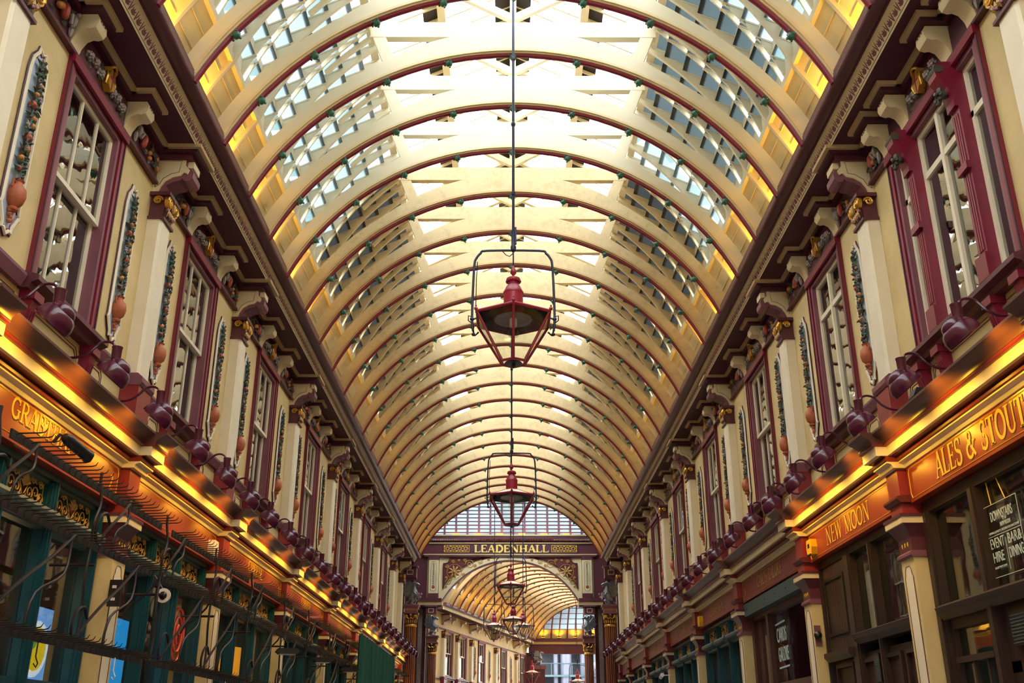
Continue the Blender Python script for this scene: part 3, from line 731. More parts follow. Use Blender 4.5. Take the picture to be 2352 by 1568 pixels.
def make_bracket(label, big):
    t = thing('big_scroll_bracket' if big else 'scroll_bracket', label, 'bracket', (0, 0, 0), 0, 'large scroll brackets over the pilasters' if big else 'small scroll brackets over the windows')
    if big:
        pf = [(0, 8.07), (.10, 8.07), (.12, 8.12), (.16, 8.20), (.24, 8.25), (.32, 8.27), (.36, 8.31), (.38, 8.27), (.44, 8.26), (.485, 8.31), (.49, 8.38), (.46, 8.44), (.40, 8.47), (.40, 8.625), (0, 8.625)]
        MB().prism(pf, 'y', -.145, .145).build('scroll', M['mauve'], t)
        pc = [(0, 8.10), (.08, 8.10), (.10, 8.17), (.15, 8.25), (.24, 8.31), (.33, 8.33), (.37, 8.38), (.42, 8.36), (.44, 8.42), (.38, 8.49), (.38, 8.60), (0, 8.60)]
        for sg in (-1, 1):
            o = MB().prism(pc, 'y', sg*.145, sg*.165).build('side_panel', M['cream'], t)
            pl = [(.03, 8.16), (.08, 8.20), (.12, 8.29), (.22, 8.36), (.31, 8.38), (.33, 8.55), (.03, 8.55)]
            MB().tube([(x, sg*.167, z) for x, z in pl], .004, 4, True).build('panel_line', M['dark'], o)
        MB().box(0, -.20, 8.56, .46, .20, 8.628).build('abacus', M['plum'], t)
        MB().box(.40, -.12, 8.47, .475, .12, 8.56).build('front_block', M['cream'], t)
    else:
        pf = [(0, 8.235), (.04, 8.235), (.06, 8.33), (.11, 8.42), (.17, 8.45), (.22, 8.44), (.27, 8.46), (.295, 8.51), (.29, 8.58), (.27, 8.62), (0, 8.62)]
        mb = MB().prism(pf, 'y', -.105, .105); mb.build('scroll', M['cream'], t, True)
        mb = MB()
        for q in (-.05, 0, .05): mb.box(.29, q-.008, 8.56, .295, q+.008, 8.575)
        mb.build('drilled_holes', M['dark'], t)
    return t
def make_carving(label, L, kind):
    t = thing('frieze_carving', label, 'carving', (0, 0, 0), 0, 'painted carvings in the frieze')
    rnd = random.Random(5+kind); h = L/2
    MB().box(.03, -h, 8.25, .045, h, 8.60).build('ground', M['plum'], t)
    if kind == 0:
        for sg in (-1, 1):
            for q in range(3):
                mb = MB(); cy = sg*(.17+.15*q)
                if abs(cy) > h-.07: continue
                for j in range(14):
                    a_ = j*2.4; r = .014*sqrt(j)
                    mb.ball((.10-.004*j, r*cos(a_)*1.1, r*sin(a_)), .024, 5, 4)
                o = mb.build('carved_rose', M['rose'], t, True); o.location = (0, cy, 8.42+.03*(q % 2)-.02)
        mb = MB()
        for j in range(22): mb.leaf((.05, rnd.uniform(-h+.1, h-.1), rnd.uniform(8.30, 8.52)), (rnd.uniform(0, .4), rnd.uniform(-1, 1), rnd.uniform(-1, 1)), (1, 0, 0), .09, .03)
        mb.build('leaves', M['leafd'], t)
        sh = [(-.085, 8.56), (-.06, 8.52), (-.09, 8.45), (-.07, 8.34), (0, 8.28), (.07, 8.34), (.09, 8.45), (.06, 8.52), (.085, 8.56), (0, 8.55)]
        o = MB().prism([(y, z) for y, z in sh], 'x', .05, .13).build('shield', M['gold'], t)
        MB().box(.13, -.012, 8.30, .135, .012, 8.54).box(.13, -.07, 8.43, .135, .07, 8.455).build('red_cross', M['red'], o)
        mb = MB(); mb.tube([(.12, -.06, 8.56), (.14, -.02, 8.60), (.14, .03, 8.59), (.12, .08, 8.56)], .016, 5); mb.tube([(.1, -.09, 8.5), (.12, -.11, 8.42), (.1, -.09, 8.34)], .015, 5); mb.tube([(.1, .09, 8.5), (.12, .11, 8.42), (.1, .09, 8.34)], .015, 5)
        mb.build('scroll_crest', M['gold'], t, True)
    else:
        sg = 1 if kind == 1 else -1
        mb = MB(); mb.ball((.09, sg*(h-.10), 8.43), (.05, .035, .085), 7, 5); mb.ball((.12, sg*(h-.07), 8.53), .028, 6, 4); mb.ball((.07, sg*(h-.07), 8.34), (.03, .03, .08), 6, 4)
        mb.tube([(.08, sg*(h-.14), 8.50), (.12, sg*(h-.19), 8.44), (.1, sg*(h-.15), 8.36)], .02, 5)
        mb.build('carved_bird', M['rose'], t, True)
        mb = MB(); mb.ball((.09, sg*(h-.28), 8.41), (.05, .05, .10), 8, 6); mb.build('pineapple', M['fruitr'], t, True)
        for j in range(4):
            mb = MB().ball((0, 0, 0), rnd.uniform(.03, .045), 7, 5); o = mb.build('fruit', M['fruit'], t, 'all'); o.location = (.08, rnd.uniform(-h+.07, h-.25)*sg if h > .3 else 0, rnd.uniform(8.32, 8.52))
        mb = MB()
        for j in range(18): mb.leaf((.05, rnd.uniform(-h+.05, h-.08), rnd.uniform(8.30, 8.52)), (rnd.uniform(0, .5), rnd.uniform(-1, 1), rnd.uniform(-1, 1)), (1, 0, 0), .10, .035)
        mb.build('leaves', M['leafd'], t)
    return t
pil0 = big0 = sml0 = None; rel = {}; car = {}; sash = {}; wno = 1
for s, sn, rz in SIDES:
    wall = sn+' wall'
    pn = sm = cn = rn = 0
    ys = PIL[1:]+[41.7]
    for k, y in enumerate(ys):
        lb = 'pale cream pilaster with gilded capital on the %s, %s of its row' % (wall, od(k))
        if pil0 is None: pil0 = make_pilaster(lb); pil0.location = at(s, 0, y, 0); pil0.rotation_euler.z = rz
        else: dup(pil0, at(s, 0, y, 0), rz, lb)
        lb = 'large cream and mauve scroll bracket above a pilaster, %s, %s' % (wall, od(k))
        if big0 is None: big0 = make_bracket(lb, True); big0.location = at(s, 0, y, 0); big0.rotation_euler.z = rz
        else: dup(big0, at(s, 0, y, 0), rz, lb)
    for i, (a, b) in enumerate(BAYS[:-1]):
        c, ww = winspec(s, i, a, b)
        offs = [-.76, .76] if ww < 2 else [-1.2, -.6, .6, 1.2]
        for o_ in offs:
            lb = 'small cream scroll bracket over a window, %s, %s' % (wall, od(sm)); sm += 1
            if sml0 is None: sml0 = make_bracket(lb, False); sml0.location = at(s, 0, c+o_, 0); sml0.rotation_euler.z = rz
            else: dup(sml0, at(s, 0, c+o_, 0), rz, lb)
        hwin = abs(offs[-1])
        segs = [(a+.2, c-hwin-.12, 1), (c-(.76 if ww < 2 else .6)+.12, c+(.76 if ww < 2 else .6)-.12, 0), (c+hwin+.12, b-.2, 2)]
        for (ya, yb, kd) in segs:
            L = round(yb-ya, 2)
            kk = kd if s < 0 else (kd if kd == 0 else 3-kd)
            what = 'rose and gilded shield' if kd == 0 else 'bird and orange fruit'
            lb = 'painted %s carving in the frieze, %s, %s' % (what, wall, od(cn)); cn += 1
            if (L, kk) not in car:
                car[(L, kk)] = make_carving(lb, L, kk); car[(L, kk)].location = at(s, 0, (ya+yb)/2, 0); car[(L, kk)].rotation_euler.z = rz
            else: dup(car[(L, kk)], at(s, 0, (ya+yb)/2, 0), rz, lb)
        if ww < 2:
            off = .72 if b-a < 4.2 else .86
            for yy in (a+off, b-off):
                lb = 'fruit garland relief panel on the upper %s, %s of its row' % (wall, od(rn)); rn += 1
                v = 0
                if v not in rel: rel[v] = make_relief(lb, v); rel[v].location = at(s, 0, yy, 0); rel[v].rotation_euler.z = rz
                else: dup(rel[v], at(s, 0, yy, 0), rz, lb)
        elif True:
            pass
        st = 'triple' if ww > 2 else ('casement' if (s > 0 and i == 1) else 'sash')
        cur = (i % 3 == 2)
        kk = (st, cur)
        if kk not in sash:
            sash[kk] = make_sash('window_%d' % wno, ww, st, cur); sash[kk].location = at(s, 0, c, 0); sash[kk].rotation_euler.z = rz
        else:
            o = dup(sash[kk], at(s, 0, c, 0), rz); o.name = 'window_%d' % wno
        wno += 1
# ================================================================ GOOSENECK LAMPS on the shop cornice
def make_goose(label, lit=True):
    t = thing('gooseneck_lamp', label, 'lamp', (0, 0, 0), 0, 'gooseneck lamps along the shop cornice')
    mb = MB().lathe([(.04, 0), (.045, .01), (.02, .03), (.012, .12), (0, .13)], 8, (.30, 0, 4.90)); mb.build('stand', M['iron'], t)
    pts = [(.12, 0, 5.005), (.2, 0, 5.00), (.34, 0, 5.0), (.45, 0, 5.01), (.53, 0, 5.05), (.58, 0, 5.10), (.63, 0, 5.15), (.70, 0, 5.165), (.76, 0, 5.14), (.785, 0, 5.08), (.785, 0, 4.99)]
    MB().tube(smooth(pts, 3), .013, 6).build('arm', M['lampc'], t, True)
    MB().lathe([(0, .0), (.045, .0), (.048, .12), (.052, .13), (.052, .14), (0, .14)], 12, (.80, 0, 4.97)).build('socket', M['lampc'], t, True)
    ax = Matrix.Rotation(R(40), 3, 'Y')     # dome axis leaning; opening turned towards the fascia
    mb = MB(); pr = [(.160, -.085), (.168, -.075), (.163, -.02), (.142, .03), (.115, .058), (.106, .062), (.102, .082), (.080, .11), (.045, .128), (0, .132)]
    inn = [(.157, -.083), (.152, -.02), (.13, .025), (.1, .05), (0, .07)]
    mb.lathe(pr, 22, (.82, 0, 4.86), ax)
    mb.build('shade', M['lampc'], t, True, weld=True)
    mb = MB().lathe(inn, 18, (.82, 0, 4.86), ax); mb.build('reflector', M['white'], t, True)
    d = ax @ Vector((0, 0, -1))
    p = Vector((.82, 0, 4.86))+d*.045
    MB().ball(tuple(p), .035, 8, 6).build('bulb', M['bulb'] if lit else M['white'], t, 'all')
    if lit:
        light('SPOT', LAMP_W, WARM, t, tuple(Vector((.82, 0, 4.86))+d*.10), (-.75, 0, -.55), .04, None, R(140), .5)
    return t
gl_on = gl_off = None
for s, sn, rz in SIDES:
    n = 0
    for a, b in BAYS:
        for k in range(3):
            y = a+(b-a-(.6 if b > 42 else 0))*((.09 if s < 0 else .16)+.325*k if b-a < 4.3 else .06+.33*k+(.05 if s > 0 else 0))
            lit = s < 0 or y < 14.5
            lb = '%s plum gooseneck lamp on the %s shop cornice, %s of its row' % ('lit' if lit else 'unlit', sn, od(n)); n += 1
            loc = at(s, 0, y, 0)
            if lit:
                if gl_on is None: gl_on = make_goose(lb); gl_on.location = loc; gl_on.rotation_euler.z = rz
                else: dup(gl_on, loc, rz, lb)
            else:
                if gl_off is None: gl_off = make_goose(lb, False); gl_off.location = loc; gl_off.rotation_euler.z = rz
                else: dup(gl_off, loc, rz, lb)
# ================================================================ SHOP FRONTS
def make_column(label):
    t = thing('shop_column', label, 'column', (0, 0, 0), 0, 'cream columns between the shops')
    MB().box(0, -.185, 0, .21, .185, 3.50).build('shaft', M['wall'], t)
    pn = [(-.115, .5), (.115, .5), (.115, 3.30), (.09, 3.33), (.085, 3.37), (.05, 3.42), (-.05, 3.42), (-.085, 3.37), (-.09, 3.33), (-.115, 3.30)]
    o = MB().prism(pn, 'x', .21, .214).build('inset_panel', M['pale'], t)
    MB().tube([(.215, y, z) for y, z in pn], .005, 4, True).build('panel_line', M['plum'], o)
    mb = MB().prism([(0, 3.50), (.22, 3.50), (.245, 3.52), (.245, 3.55), (.22, 3.57), (0, 3.57)], 'y', -.205, .205)
    mb.build('necking', M['mauve'], t)
    mb = MB().box(0, -.185, 3.57, .21, .185, 3.72)
    mb.add([(0, -.185, 3.72), (.21, -.185, 3.72), (.21, .185, 3.72), (0, .185, 3.72), (0, -.245, 3.86), (.29, -.245, 3.86), (.29, .245, 3.86), (0, .245, 3.86)], [(0, 1, 2, 3), (4, 5, 6, 7), (0, 1, 5, 4), (1, 2, 6, 5), (2, 3, 7, 6)])
    mb.build('capital', M['plum'], t)
    mb = MB()
    for q in (-.08, 0, .08): mb.ball((.212, q, 3.65), (.008, .014, .028), 6, 5)
    mb.build('gilt_drops', M['goldp'], t, True)
    MB().box(0, -.26, 3.86, .31, .26, 3.93).build('abacus', M['cream'], t)
    MB().box(0, -.27, 3.93, .32, .27, 3.965).build('abacus_cap', M['plum'], t)
    MB().box(0, -.17, 3.965, .25, .17, 4.50).build('upper_block', M['red'], t)
    MB().prism([(0, 4.10), (.27, 4.10), (.31, 4.14), (.31, 4.165), (.25, 4.18), (0, 4.18)], 'y', -.215, .215).build('ledge', M['maroon'], t)
    return t
col0 = None
for s, sn, rz in SIDES:
    for k, y in enumerate(PIL[1:]+[41.7]):
        lb = 'cream shop column with plum capital on the %s side, %s of its row' % (sn, od(k))
        if col0 is None: col0 = make_column(lb); col0.location = at(s, 0, y, 0); col0.rotation_euler.z = rz
        else: dup(col0, at(s, 0, y, 0), rz, lb)
def sign(s, sn, rz, i, txt, bold=1.0, wtxt=None, cyoff=0, num=None, numy=0, h=.19, dull=False, label=None):
    a, b = BAYS[i]; c = (a+b)/2; L = b-a-.4
    t = thing('shop_sign', label, 'sign', at(s, 0, c, 0), rz, 'red fascia boards over the shops')
    MB().box(0, -L/2, 4.09, .15, L/2, 4.50).build('board', M['signd' if dull else 'sign'], t)
    if s < 0: MB().box(0, -L/2, 4.06, .165, L/2, 4.09).build('lower_lip', M['red'], t)
    pts = [(.152, -L/2+.08, 4.13), (.152, L/2-.08, 4.13), (.152, L/2-.05, 4.18), (.152, L/2-.05, 4.42), (.152, L/2-.08, 4.46), (.152, -L/2+.08, 4.46), (.152, -L/2+.05, 4.42), (.152, -L/2+.05, 4.18)]
    MB().tube(pts, .005, 4, True).build('border_line', M['goldd' if dull else 'goldp'], t)
    mg = M['goldd'] if dull else M['goldp']; zc = 4.37 if s < 0 else 4.31
    if txt:
        serif_text(txt, h, wtxt, cyoff, zc-h/2, .15, .004, bold).build('lettering', mg, t)
        sh = serif_text(txt, h, wtxt, cyoff+.010, zc-h/2-.010, .1502, .002, bold); sh.build('letter_shadow', M['dark'], t)
    if num: serif_text(num, .15, None, numy*(L/2-.22), 4.20, .15, .004).build('number', mg, t)
    return t
LS = [('GRABTHAI', 1.1, 1.30, -.17, '2', 1), (None, 1, None, 0, None, 0), ('CHEESE', 1, 1.05, -.0, '4', 1), ('CHEESE', 1, 1.05, 0, '5', 1), ('TABLE', 1, .9, 0, None, 0), ('CHEESE', .9, .9, 0, None, 0), ('WINE', .9, .8, 0, None, 0), (None, 1, None, 0, None, 0)]
desc = ['reading GRABTHAI and the number 2', 'left blank, with a white box at its far end', 'reading CHEESE, nearer of the two', 'reading CHEESE, farther of the two with number 5', 'with short faded lettering, fifth on the left', 'with faded lettering, sixth on the left', 'with faded lettering, seventh on the left', 'left blank beside the fluted column']
for i, (q, d) in enumerate(zip(LS, desc)):
    sign(-1, 'left', 0, i, q[0], q[1], q[2], q[3], q[4], q[5], label='red fascia board with gold line %s' % d, dull=i >= 4)
RS = [('ALES & STOUTS', 1.0, 2.12, .03, None, 0, .27), ('NEW MOON', .9, 1.81, -.03, None, 0, .24), ('CARDS GALORE', .9, 1.74, 0, '16', -1, .20), ('CHAMPAGNE', .9, 1.6, 0, None, 0, .2), ('FINE SPIRITS', .9, 1.7, 0, None, 0, .2), ('FINE WINES', .9, 1.5, 0, None, 0, .2), (None, 1, None, 0, None, 0, .2), (None, 1, None, 0, None, 0, .2)]
desc = ['reading ALES and STOUTS in large gold letters', 'reading NEW MOON in gold letters', 'reading CARDS GALORE with the number 16', 'reading CHAMPAGNE', 'reading FINE SPIRITS', 'reading FINE WINES', 'without lettering, seventh on the right', 'without lettering beside the right fluted column']
for i, (q, d) in enumerate(zip(RS, desc)):
    sign(1, 'right', pi, i, q[0], q[1], q[2], q[3], q[4], q[5], h=q[6], label='red fascia board %s' % d, dull=i >= 2)
def scroll_grille(w_, z0, z1):
    mb = MB(); h = z1-z0; c = (z0+z1)/2; x = .02
    mb.tube([(x, -w_/2, z0+.03), (x, w_/2, z0+.03)], .007, 4); mb.tube([(x, -w_/2, z0+.06), (x, w_/2, z0+.06)], .005, 4)
    def spiral(cy, cz, r, sg, st=0, turns=1.7):
        mb.tube([(x, cy+sg*r*(1-q/22)*cos(st+q*turns*2*pi/20), cz+r*(1-q/22)*sin(st+q*turns*2*pi/20)) for q in range(19)], .007, 4)
    for sg in (-1, 1):
        spiral(sg*w_*.15, z0+h*.38, h*.24, sg, pi); spiral(sg*w_*.30, z0+h*.45, h*.26, -sg, pi); spiral(sg*w_*.42, z0+h*.32, h*.20, sg, 0)
        spiral(sg*w_*.22, z0+h*.76, h*.13, sg, 0); spiral(sg*w_*.40, z0+h*.72, h*.13, -sg, 0)
        mb.tube([(x, 0, z0+.06), (x, sg*w_*.08, z0+h*.5), (x, sg*w_*.18, z0+h*.85), (x, sg*w_*.30, z0+h*.7)], .006, 4)
        for q in range(3): mb.leaf((x, 0, z0+h*.5), (.1, sg*(.3+.4*q), 1-.25*q), (1, 0, 0), h*.38, .014)
        mb.tube([(x, sg*w_*.48, z0+.05), (x, sg*w_*.46, z0+h*.8)], .005, 4)
    mb.leaf((x, 0, z0+h*.45), (.1, 0, 1), (1, 0, 0), h*.5, .025)
    return mb
fanm = {}
def teal_front(s, rz, i, label, mcol='teal'):
    a, b = BAYS[i]; L = b-a-.4; h = L/2; c = (a+b)/2; m = M[mcol]
    t = thing('shopfront', label, 'shopfront', at(s, 0, c, 0), rz)
    mb = MB().box(-.10, -h, 4.0, .06, h, 4.06); mb.box(-.1, -h, 3.96, .02, h, 4.0); mb.build('head_rail', M['tealg'], t)
    cw = (L-.5)/3
    mull = [-h+.12, -h+.25+cw, h-.25-cw, h-.12]
    for yy in mull:
        mb = MB().box(-.10, yy-.09, 0, .02, yy+.09, 4.0)
        mb.box(.02, yy-.065, 0, .05, yy+.065, 3.98); mb.box(.05, yy-.04, 0, .07, yy+.04, 3.98); mb.box(.07, yy-.012, 0, .085, yy+.012, 3.98)
        mb.build('mullion', m, t)
    for q in range(3):
        y0, y1 = mull[q]+.09, mull[q+1]-.09; cy = (y0+y1)/2; wd = y1-y0
        mb = MB().prism([(-.08, 3.52), (.03, 3.52), (.05, 3.56), (.12, 3.57), (.17, 3.60), (.18, 3.64), (.16, 3.68), (.08, 3.70), (-.08, 3.70)], 'y', y0-.03, y1+.03)
        mb.build('transom', M['tealg'], t, True)
        kk = round(wd, 2)
        if kk not in fanm: fanm[kk] = scroll_grille(wd, 3.68, 4.02).build('scroll_grille', M['goldd'], t)
        else:
            o = bpy.data.objects.new('scroll_grille', fanm[kk].data); C.objects.link(o); o.parent = t
        bpy.context.view_layer.update()
        for o in t.children:
            if o.name.startswith('scroll_grille') and abs(o.location.y) < 1e-6 and o.location.x == 0: o.location = (-.04, cy, 0)
        g = MB(); g.box(-.075, y0, .9, -.065, y1, 3.57); g.box(-.075, y0, 3.7, -.065, y1, 3.97); g.build('glass', G['shop'], t)
        MB().box(-.1, y0, 0, .0, y1, .9).build('stall_riser', m, t)
        MB().box(-.09, y0, 2.10, .03, y1, 2.16).build('glazing_bar', m, t)
    return t
for i in range(8):
    if i < 5: teal_front(-1, 0, i, 'dark teal shopfront with gold scroll fanlights on the left, %s of its row' % od(i))
    if i in (3, 4, 5, 6, 7): teal_front(1, pi, i, 'dark teal shopfront on the right side, %s of the teal ones there' % od(i-3))
# far left: paler glazed shops partly behind green cloth
for i in (5, 6, 7):
    a, b = BAYS[i]; L = b-a-.4; h = L/2
    t = thing('shopfront', 'pale small-paned shopfront on the far left, %s of the three' % od(i-5), 'shopfront', at(-1, 0, (a+b)/2, 0), 0)
    mb = MB(); 
    for q in range(7): mb.box(-.05, -h+L*q/6-.02, .8, .03, -h+L*q/6+.02, 4.0)
    for q in range(6): mb.box(-.04, -h, 1.0+q*.55, .02, h, 1.03+q*.55)
    mb.box(-.05, -h, 3.75, .03, h, 4.06); mb.build('frame', M['cream'], t)
    MB().box(-.03, -h, .8, -.02, h, 4.0).build('glass', G['shop'], t); MB().box(-.1, -h, 0, 0, h, .8).build('stall_riser', M['teal'], t)
a, b = BAYS[5]
for k in range(3):
    mb = MB(); n = 26; L = 2.4; vs = []
    for q in range(n+1):
        y = L*q/n; x = .05*sin(q*1.3)+.03*sin(q*2.9)
        vs += [(x, y, 3.9), (x+.02*sin(q), y, 2.9), (x*1.4, y, 2.0), (x*1.4+.012, y, 2.0), (x+.012+.02*sin(q), y, 2.9), (x+.012, y, 3.9)]
    fs = [(q*6+j, q*6+(j+1) % 6, q*6+6+(j+1) % 6, q*6+6+j) for q in range(n) for j in range(6)]
    o = mb.add(vs, fs).build('hanging_cloth', M['green'], None, True); o.location = (-3.58, 24.4+k*2.5, .1)
    tag(o, 'dark green hanging cloth on the far left rail, %s of the three' % od(k), 'cloth', 'green cloths over the far left shops')
# the pub on the right: bays 0 and 1
def pub_front():
    a, b = BAYS[0]; L = b-a-.4; h = L/2; c = (a+b)/2
    t = thing('pub_front', 'dark brown pub front with wide windows under the ALES board', 'shopfront', at(1, 0, c, 0), pi)
    m = M['pubw']
    MB().box(-.12, -h, 3.96, .04, h, 4.08).build('head_rail', m, t)
    # local +y runs towards the camera
    for nm, y0, y1 in (('post', -h, -h+.16), ('post', -.62, -.48), ('post', h-.2, h)):
        mb = MB().box(-.12, y0, 0, .05, y1, 3.96); mb.box(.05, y0+.03, 0, .075, y1-.03, 3.96); mb.build(nm, m, t)
    mb = MB().prism([(-.12, 2.80), (.06, 2.80), (.12, 2.86), (.14, 2.92), (.06, 2.96), (-.12, 2.96)], 'y', -h+.16, h-.2); mb.build('sill', m, t)
    mb = MB().box(-.10, -h+.16, .5, .0, -h+.24, 2.8); mb.box(-.1, -.70, .5, 0, -.62, 2.8); mb.box(-.1, -h+.24, 2.36, .03, -.7, 2.42); mb.box(-.1, -h+.24, 2.7, 0, -.7, 2.8)
    for q in (1, 2): mb.box(-.08, -h+.24+q*.3, .5, -.01, -h+.28+q*.3, 2.36)
    mb.build('lower_frame', m, t)
    MB().box(-.1, -.48, 2.2, -.02, h-.2, 2.8).box(-.1, -.48, 0, -.02, -.3, 2.3).build('panelling', m, t)
    g = MB(); g.box(-.05, -h+.16, 2.96, -.04, -.62, 3.96); g.box(-.05, -.48, 2.96, -.04, h-.2, 3.96); g.box(-.06, -h+.24, .5, -.05, -.7, 2.7); g.build('glass', G['shop'], t)
    mb = MB().box(-.02, -.28, 2.42, .03, .06, 2.72)
    o = mb.build('vent', M['black'], t)
    mb = MB()
    for q in range(9): mb.box(.03, -.26, 2.44+q*.03, .035, .04, 2.452+q*.03)
    mb.build('louvre_slat', M['tealg'], o)
    return t
pub_front()
t = thing('window_notice', 'clear window notice lettered DOWNSTAIRS EVENT HIRE BAR and DINING in the pub window', 'sign', at(1, -.015, 9.36, 0), pi)
mb = MB(); rect_frame(mb, -.34, .34, 3.06, 3.74, .006, 0, .004); mb.box(0, -.33, 3.44, .004, .33, 3.446); mb.box(0, 0, 3.10, .004, .004, 3.40); mb.build('border', M['sgn'], t)
sans_text('DOWNSTAIRS', .095, .44, t, 'lettering', M['sgn'], (0, 0, 3.58), .002)
sans_text('NEW MOON', .04, .2, t, 'lettering', M['sgn'], (0, .05, 3.51), .002)
sans_text('HAVING A PARTY, MEETING OR FUNCTION?', .022, .6, t, 'lettering', M['sgn'], (0, 0, 3.465), .002)
sans_text('AT THE', .022, .08, t, 'lettering', M['sgn'], (0, .05, 3.56), .002)
sans_text('EVENT', .10, .28, t, 'lettering', M['sgn'], (0, -.17, 3.33), .002)
sans_text('HIRE', .10, .22, t, 'lettering', M['sgn'], (0, -.19, 3.20), .002)
sans_text('BAR', .10, .19, t, 'lettering', M['sgn'], (0, .135, 3.33), .002); sans_text('&', .10, .07, t, 'lettering', M['sgn'], (0, .275, 3.33), .002)
sans_text('DINING', .10, .28, t, 'lettering', M['sgn'], (0, .17, 3.20), .002)
sans_text('BOOK WITH TEAM', .022, .24, t, 'lettering', M['sgn'], (0, -.18, 3.14), .002)
mb = MB(); mb.tube([(.0, -.16, 3.74), (0, -.19, 3.97)], .006, 4); mb.tube([(.0, .13, 3.74), (0, .02, 3.97)], .006, 4); mb.build('cord', M['goldp'], t)
o = thing('television', 'lit television showing a green pitch behind the pub glass', 'television', at(1, -.3, 9.35, 0), pi)
MB().box(-.05, -.55, 1.9, .0, .35, 2.45).build('casing', M['black'], o); MB().box(0, -.52, 1.93, .006, .32, 2.28).build('pitch_picture', M['scrg'], o); MB().box(0, -.52, 2.28, .006, .32, 2.42).build('stand_picture', M['scrp'], o)
def moon_front():
    a, b = BAYS[1]; L = b-a-.4; h = L/2; c = (a+b)/2
    t = thing('pub_front', 'dark brown pub front with a boarded shutter under the NEW MOON board', 'shopfront', at(1, 0, c, 0), pi); m = M['pubw']
    MB().box(-.12, -h, 3.98, .04, h, 4.08).build('head_rail', m, t)
    for y0, y1 in ((-h, -h+.1), (-h+1.15, -h+1.4), (.35, .45), (h-.14, h)):
        mb = MB().box(-.12, y0, 0, .05, y1, 3.98); mb.box(.05, y0+.03, 0, .07, y1-.03, 3.98); mb.build('post', m, t)
    # boarded shutter at the far end
    y0, y1 = -h+.1, -h+1.15
    mb = MB().box(-.06, y0, 2.75, .02, y1, 3.98)
    for q in range(9): yy = y0+.06+q*(y1-y0-.12)/9; mb.box(.02, yy, 2.80, .04, yy+.095, 3.95)
    o = mb.build('shutter', M['pubw'], t)
    mb = MB(); rect_frame(mb, y0+.1, y1-.08, 3.0, 3.80, .05, .04, .06); mb.build('shutter_frame', M['iron'], o)
    mb = MB().prism([(-.12, 2.66), (.08, 2.66), (.14, 2.72), (.14, 2.78), (-.12, 2.82)], 'y', -h+.1, -h+1.2); mb.build('ledge', m, t)
    mb = MB().prism([(-.12, 2.80), (.06, 2.80), (.12, 2.86), (.14, 2.92), (.06, 2.95), (-.12, 2.95)], 'y', -h+1.4, h-.14); mb.build('sill', m, t)
    mb = MB().box(-.1, -h, 0, -.02, h, 2.7)
    for q in range(4):
        yy = -h+.2+q*.88; rect_frame(mb, yy, yy+.75, 2.1, 2.62, .05, -.02, .02)
    mb.build('panelling', m, t)
    g = MB(); g.box(-.05, -h+1.4, 2.95, -.04, .35, 3.98); g.box(-.05, .45, 2.95, -.04, h-.14, 3.98); g.build('glass', G['shop'], t)
    o = MB().box(.0, .1, 2.30, .06, .28, 2.64).build('intercom_grille', M['black'], t)
    mb = MB()
    for q in range(10): mb.box(.06, .12, 2.32+q*.03, .064, .26, 2.335+q*.03)
    mb.build('slat', M['tealg'], o)
moon_front()
# card shop, right bay 2
a, b = BAYS[2]; L = b-a-.4; h = L/2; c = (a+b)/2
t = thing('shopfront', 'brown framed card shop window under a grey shutter box', 'shopfront', at(1, 0, c, 0), pi)
mb = MB().box(0, -h, 3.82, .16, h-.0, 4.05); mb.build('shutter_box', M['tealg'], t)
mb = MB()
for q in range(6): mb.ball((.16, -h+.3+q*.7, 3.94), .012, 6, 4)
mb.build('rivet', M['iron'], t, True)
mb = MB().box(-.1, -h, 0, .04, -h+.18, 3.82); mb.box(-.08, -h+.18, 2.0, -.02, -h+.5, 3.7); mb.box(-.1, -h+1.1, 0, .03, -h+1.25, 3.82); mb.box(-.1, h-.5, 0, .03, h-.4, 3.82); mb.box(-.1, h-.1, 0, .04, h, 3.82); mb.box(-.1, -h, 2.45, .05, h, 2.55); mb.box(-.1, -h, 3.74, .03, h, 3.82)
mb.build('frame', mat('card_shop_frame', '4a2420', .4), t)
MB().box(-.06, -h, 2.5, -.05, h, 3.78).build('glass', G['shop'], t); MB().box(-.1, -h, 0, 0, h, 2.48).build('stall_riser', M['sign'], t)
t = thing('window_notice', 'white CARDS GALORE lettering between two bars on the card shop glass', 'sign', at(1, -.03, 17.75, 0), pi)
sans_text('CARDS', .24, .62, t, 'lettering', M['sgn'], (0, 0, 3.22), .003, .1); sans_text('GALORE', .24, .66, t, 'lettering', M['sgn'], (0, .03, 2.90), .003, .1)
MB().prism([(-.34, 3.50), (.30, 3.52), (.30, 3.55), (-.34, 3.53)], 'x', 0, .005).prism([(-.30, 2.78), (.36, 2.79), (.36, 2.82), (-.30, 2.81)], 'x', 0, .005).build('bar', M['sgn'], t)
# screens, plates and lamps inside the left shops
def screen(x, y, z0, z1, wd, m, name, label):
    t = thing('menu_screen', label, 'screen', (x, y, 0), 0, 'menu screens in the left shops')
    MB().box(-.05, -wd/2-.02, z0-.02, 0, wd/2+.02, z1+.02).build('casing', M['black'], t); MB().box(0, -wd/2, z0, .006, wd/2, z1).build('picture', m, t); return t
t = screen(-4.95, 9.35, 2.15, 2.80, .62, M['screenb'], '', 'lit menu screen with an orange dish, left of the two behind the first shop glass')
MB().lathe([(0, 0), (.24, 0), (.25, .01), (.25, .014), (0, .014)], 20, (.006, .02, 2.43), Matrix.Rotation(pi/2, 3, 'Y')).build('plate_picture', M['plate'], t)
MB().lathe([(0, 0), (.19, 0), (.19, .006), (0, .006)], 14, (.02, .02, 2.43), Matrix.Rotation(pi/2, 3, 'Y')).build('food_picture', M['foodo'], t)
t = screen(-4.95, 10.65, 2.15, 2.92, .75, M['screenb'], '', 'lit menu screen with a yellow and green salad, beside the second column')
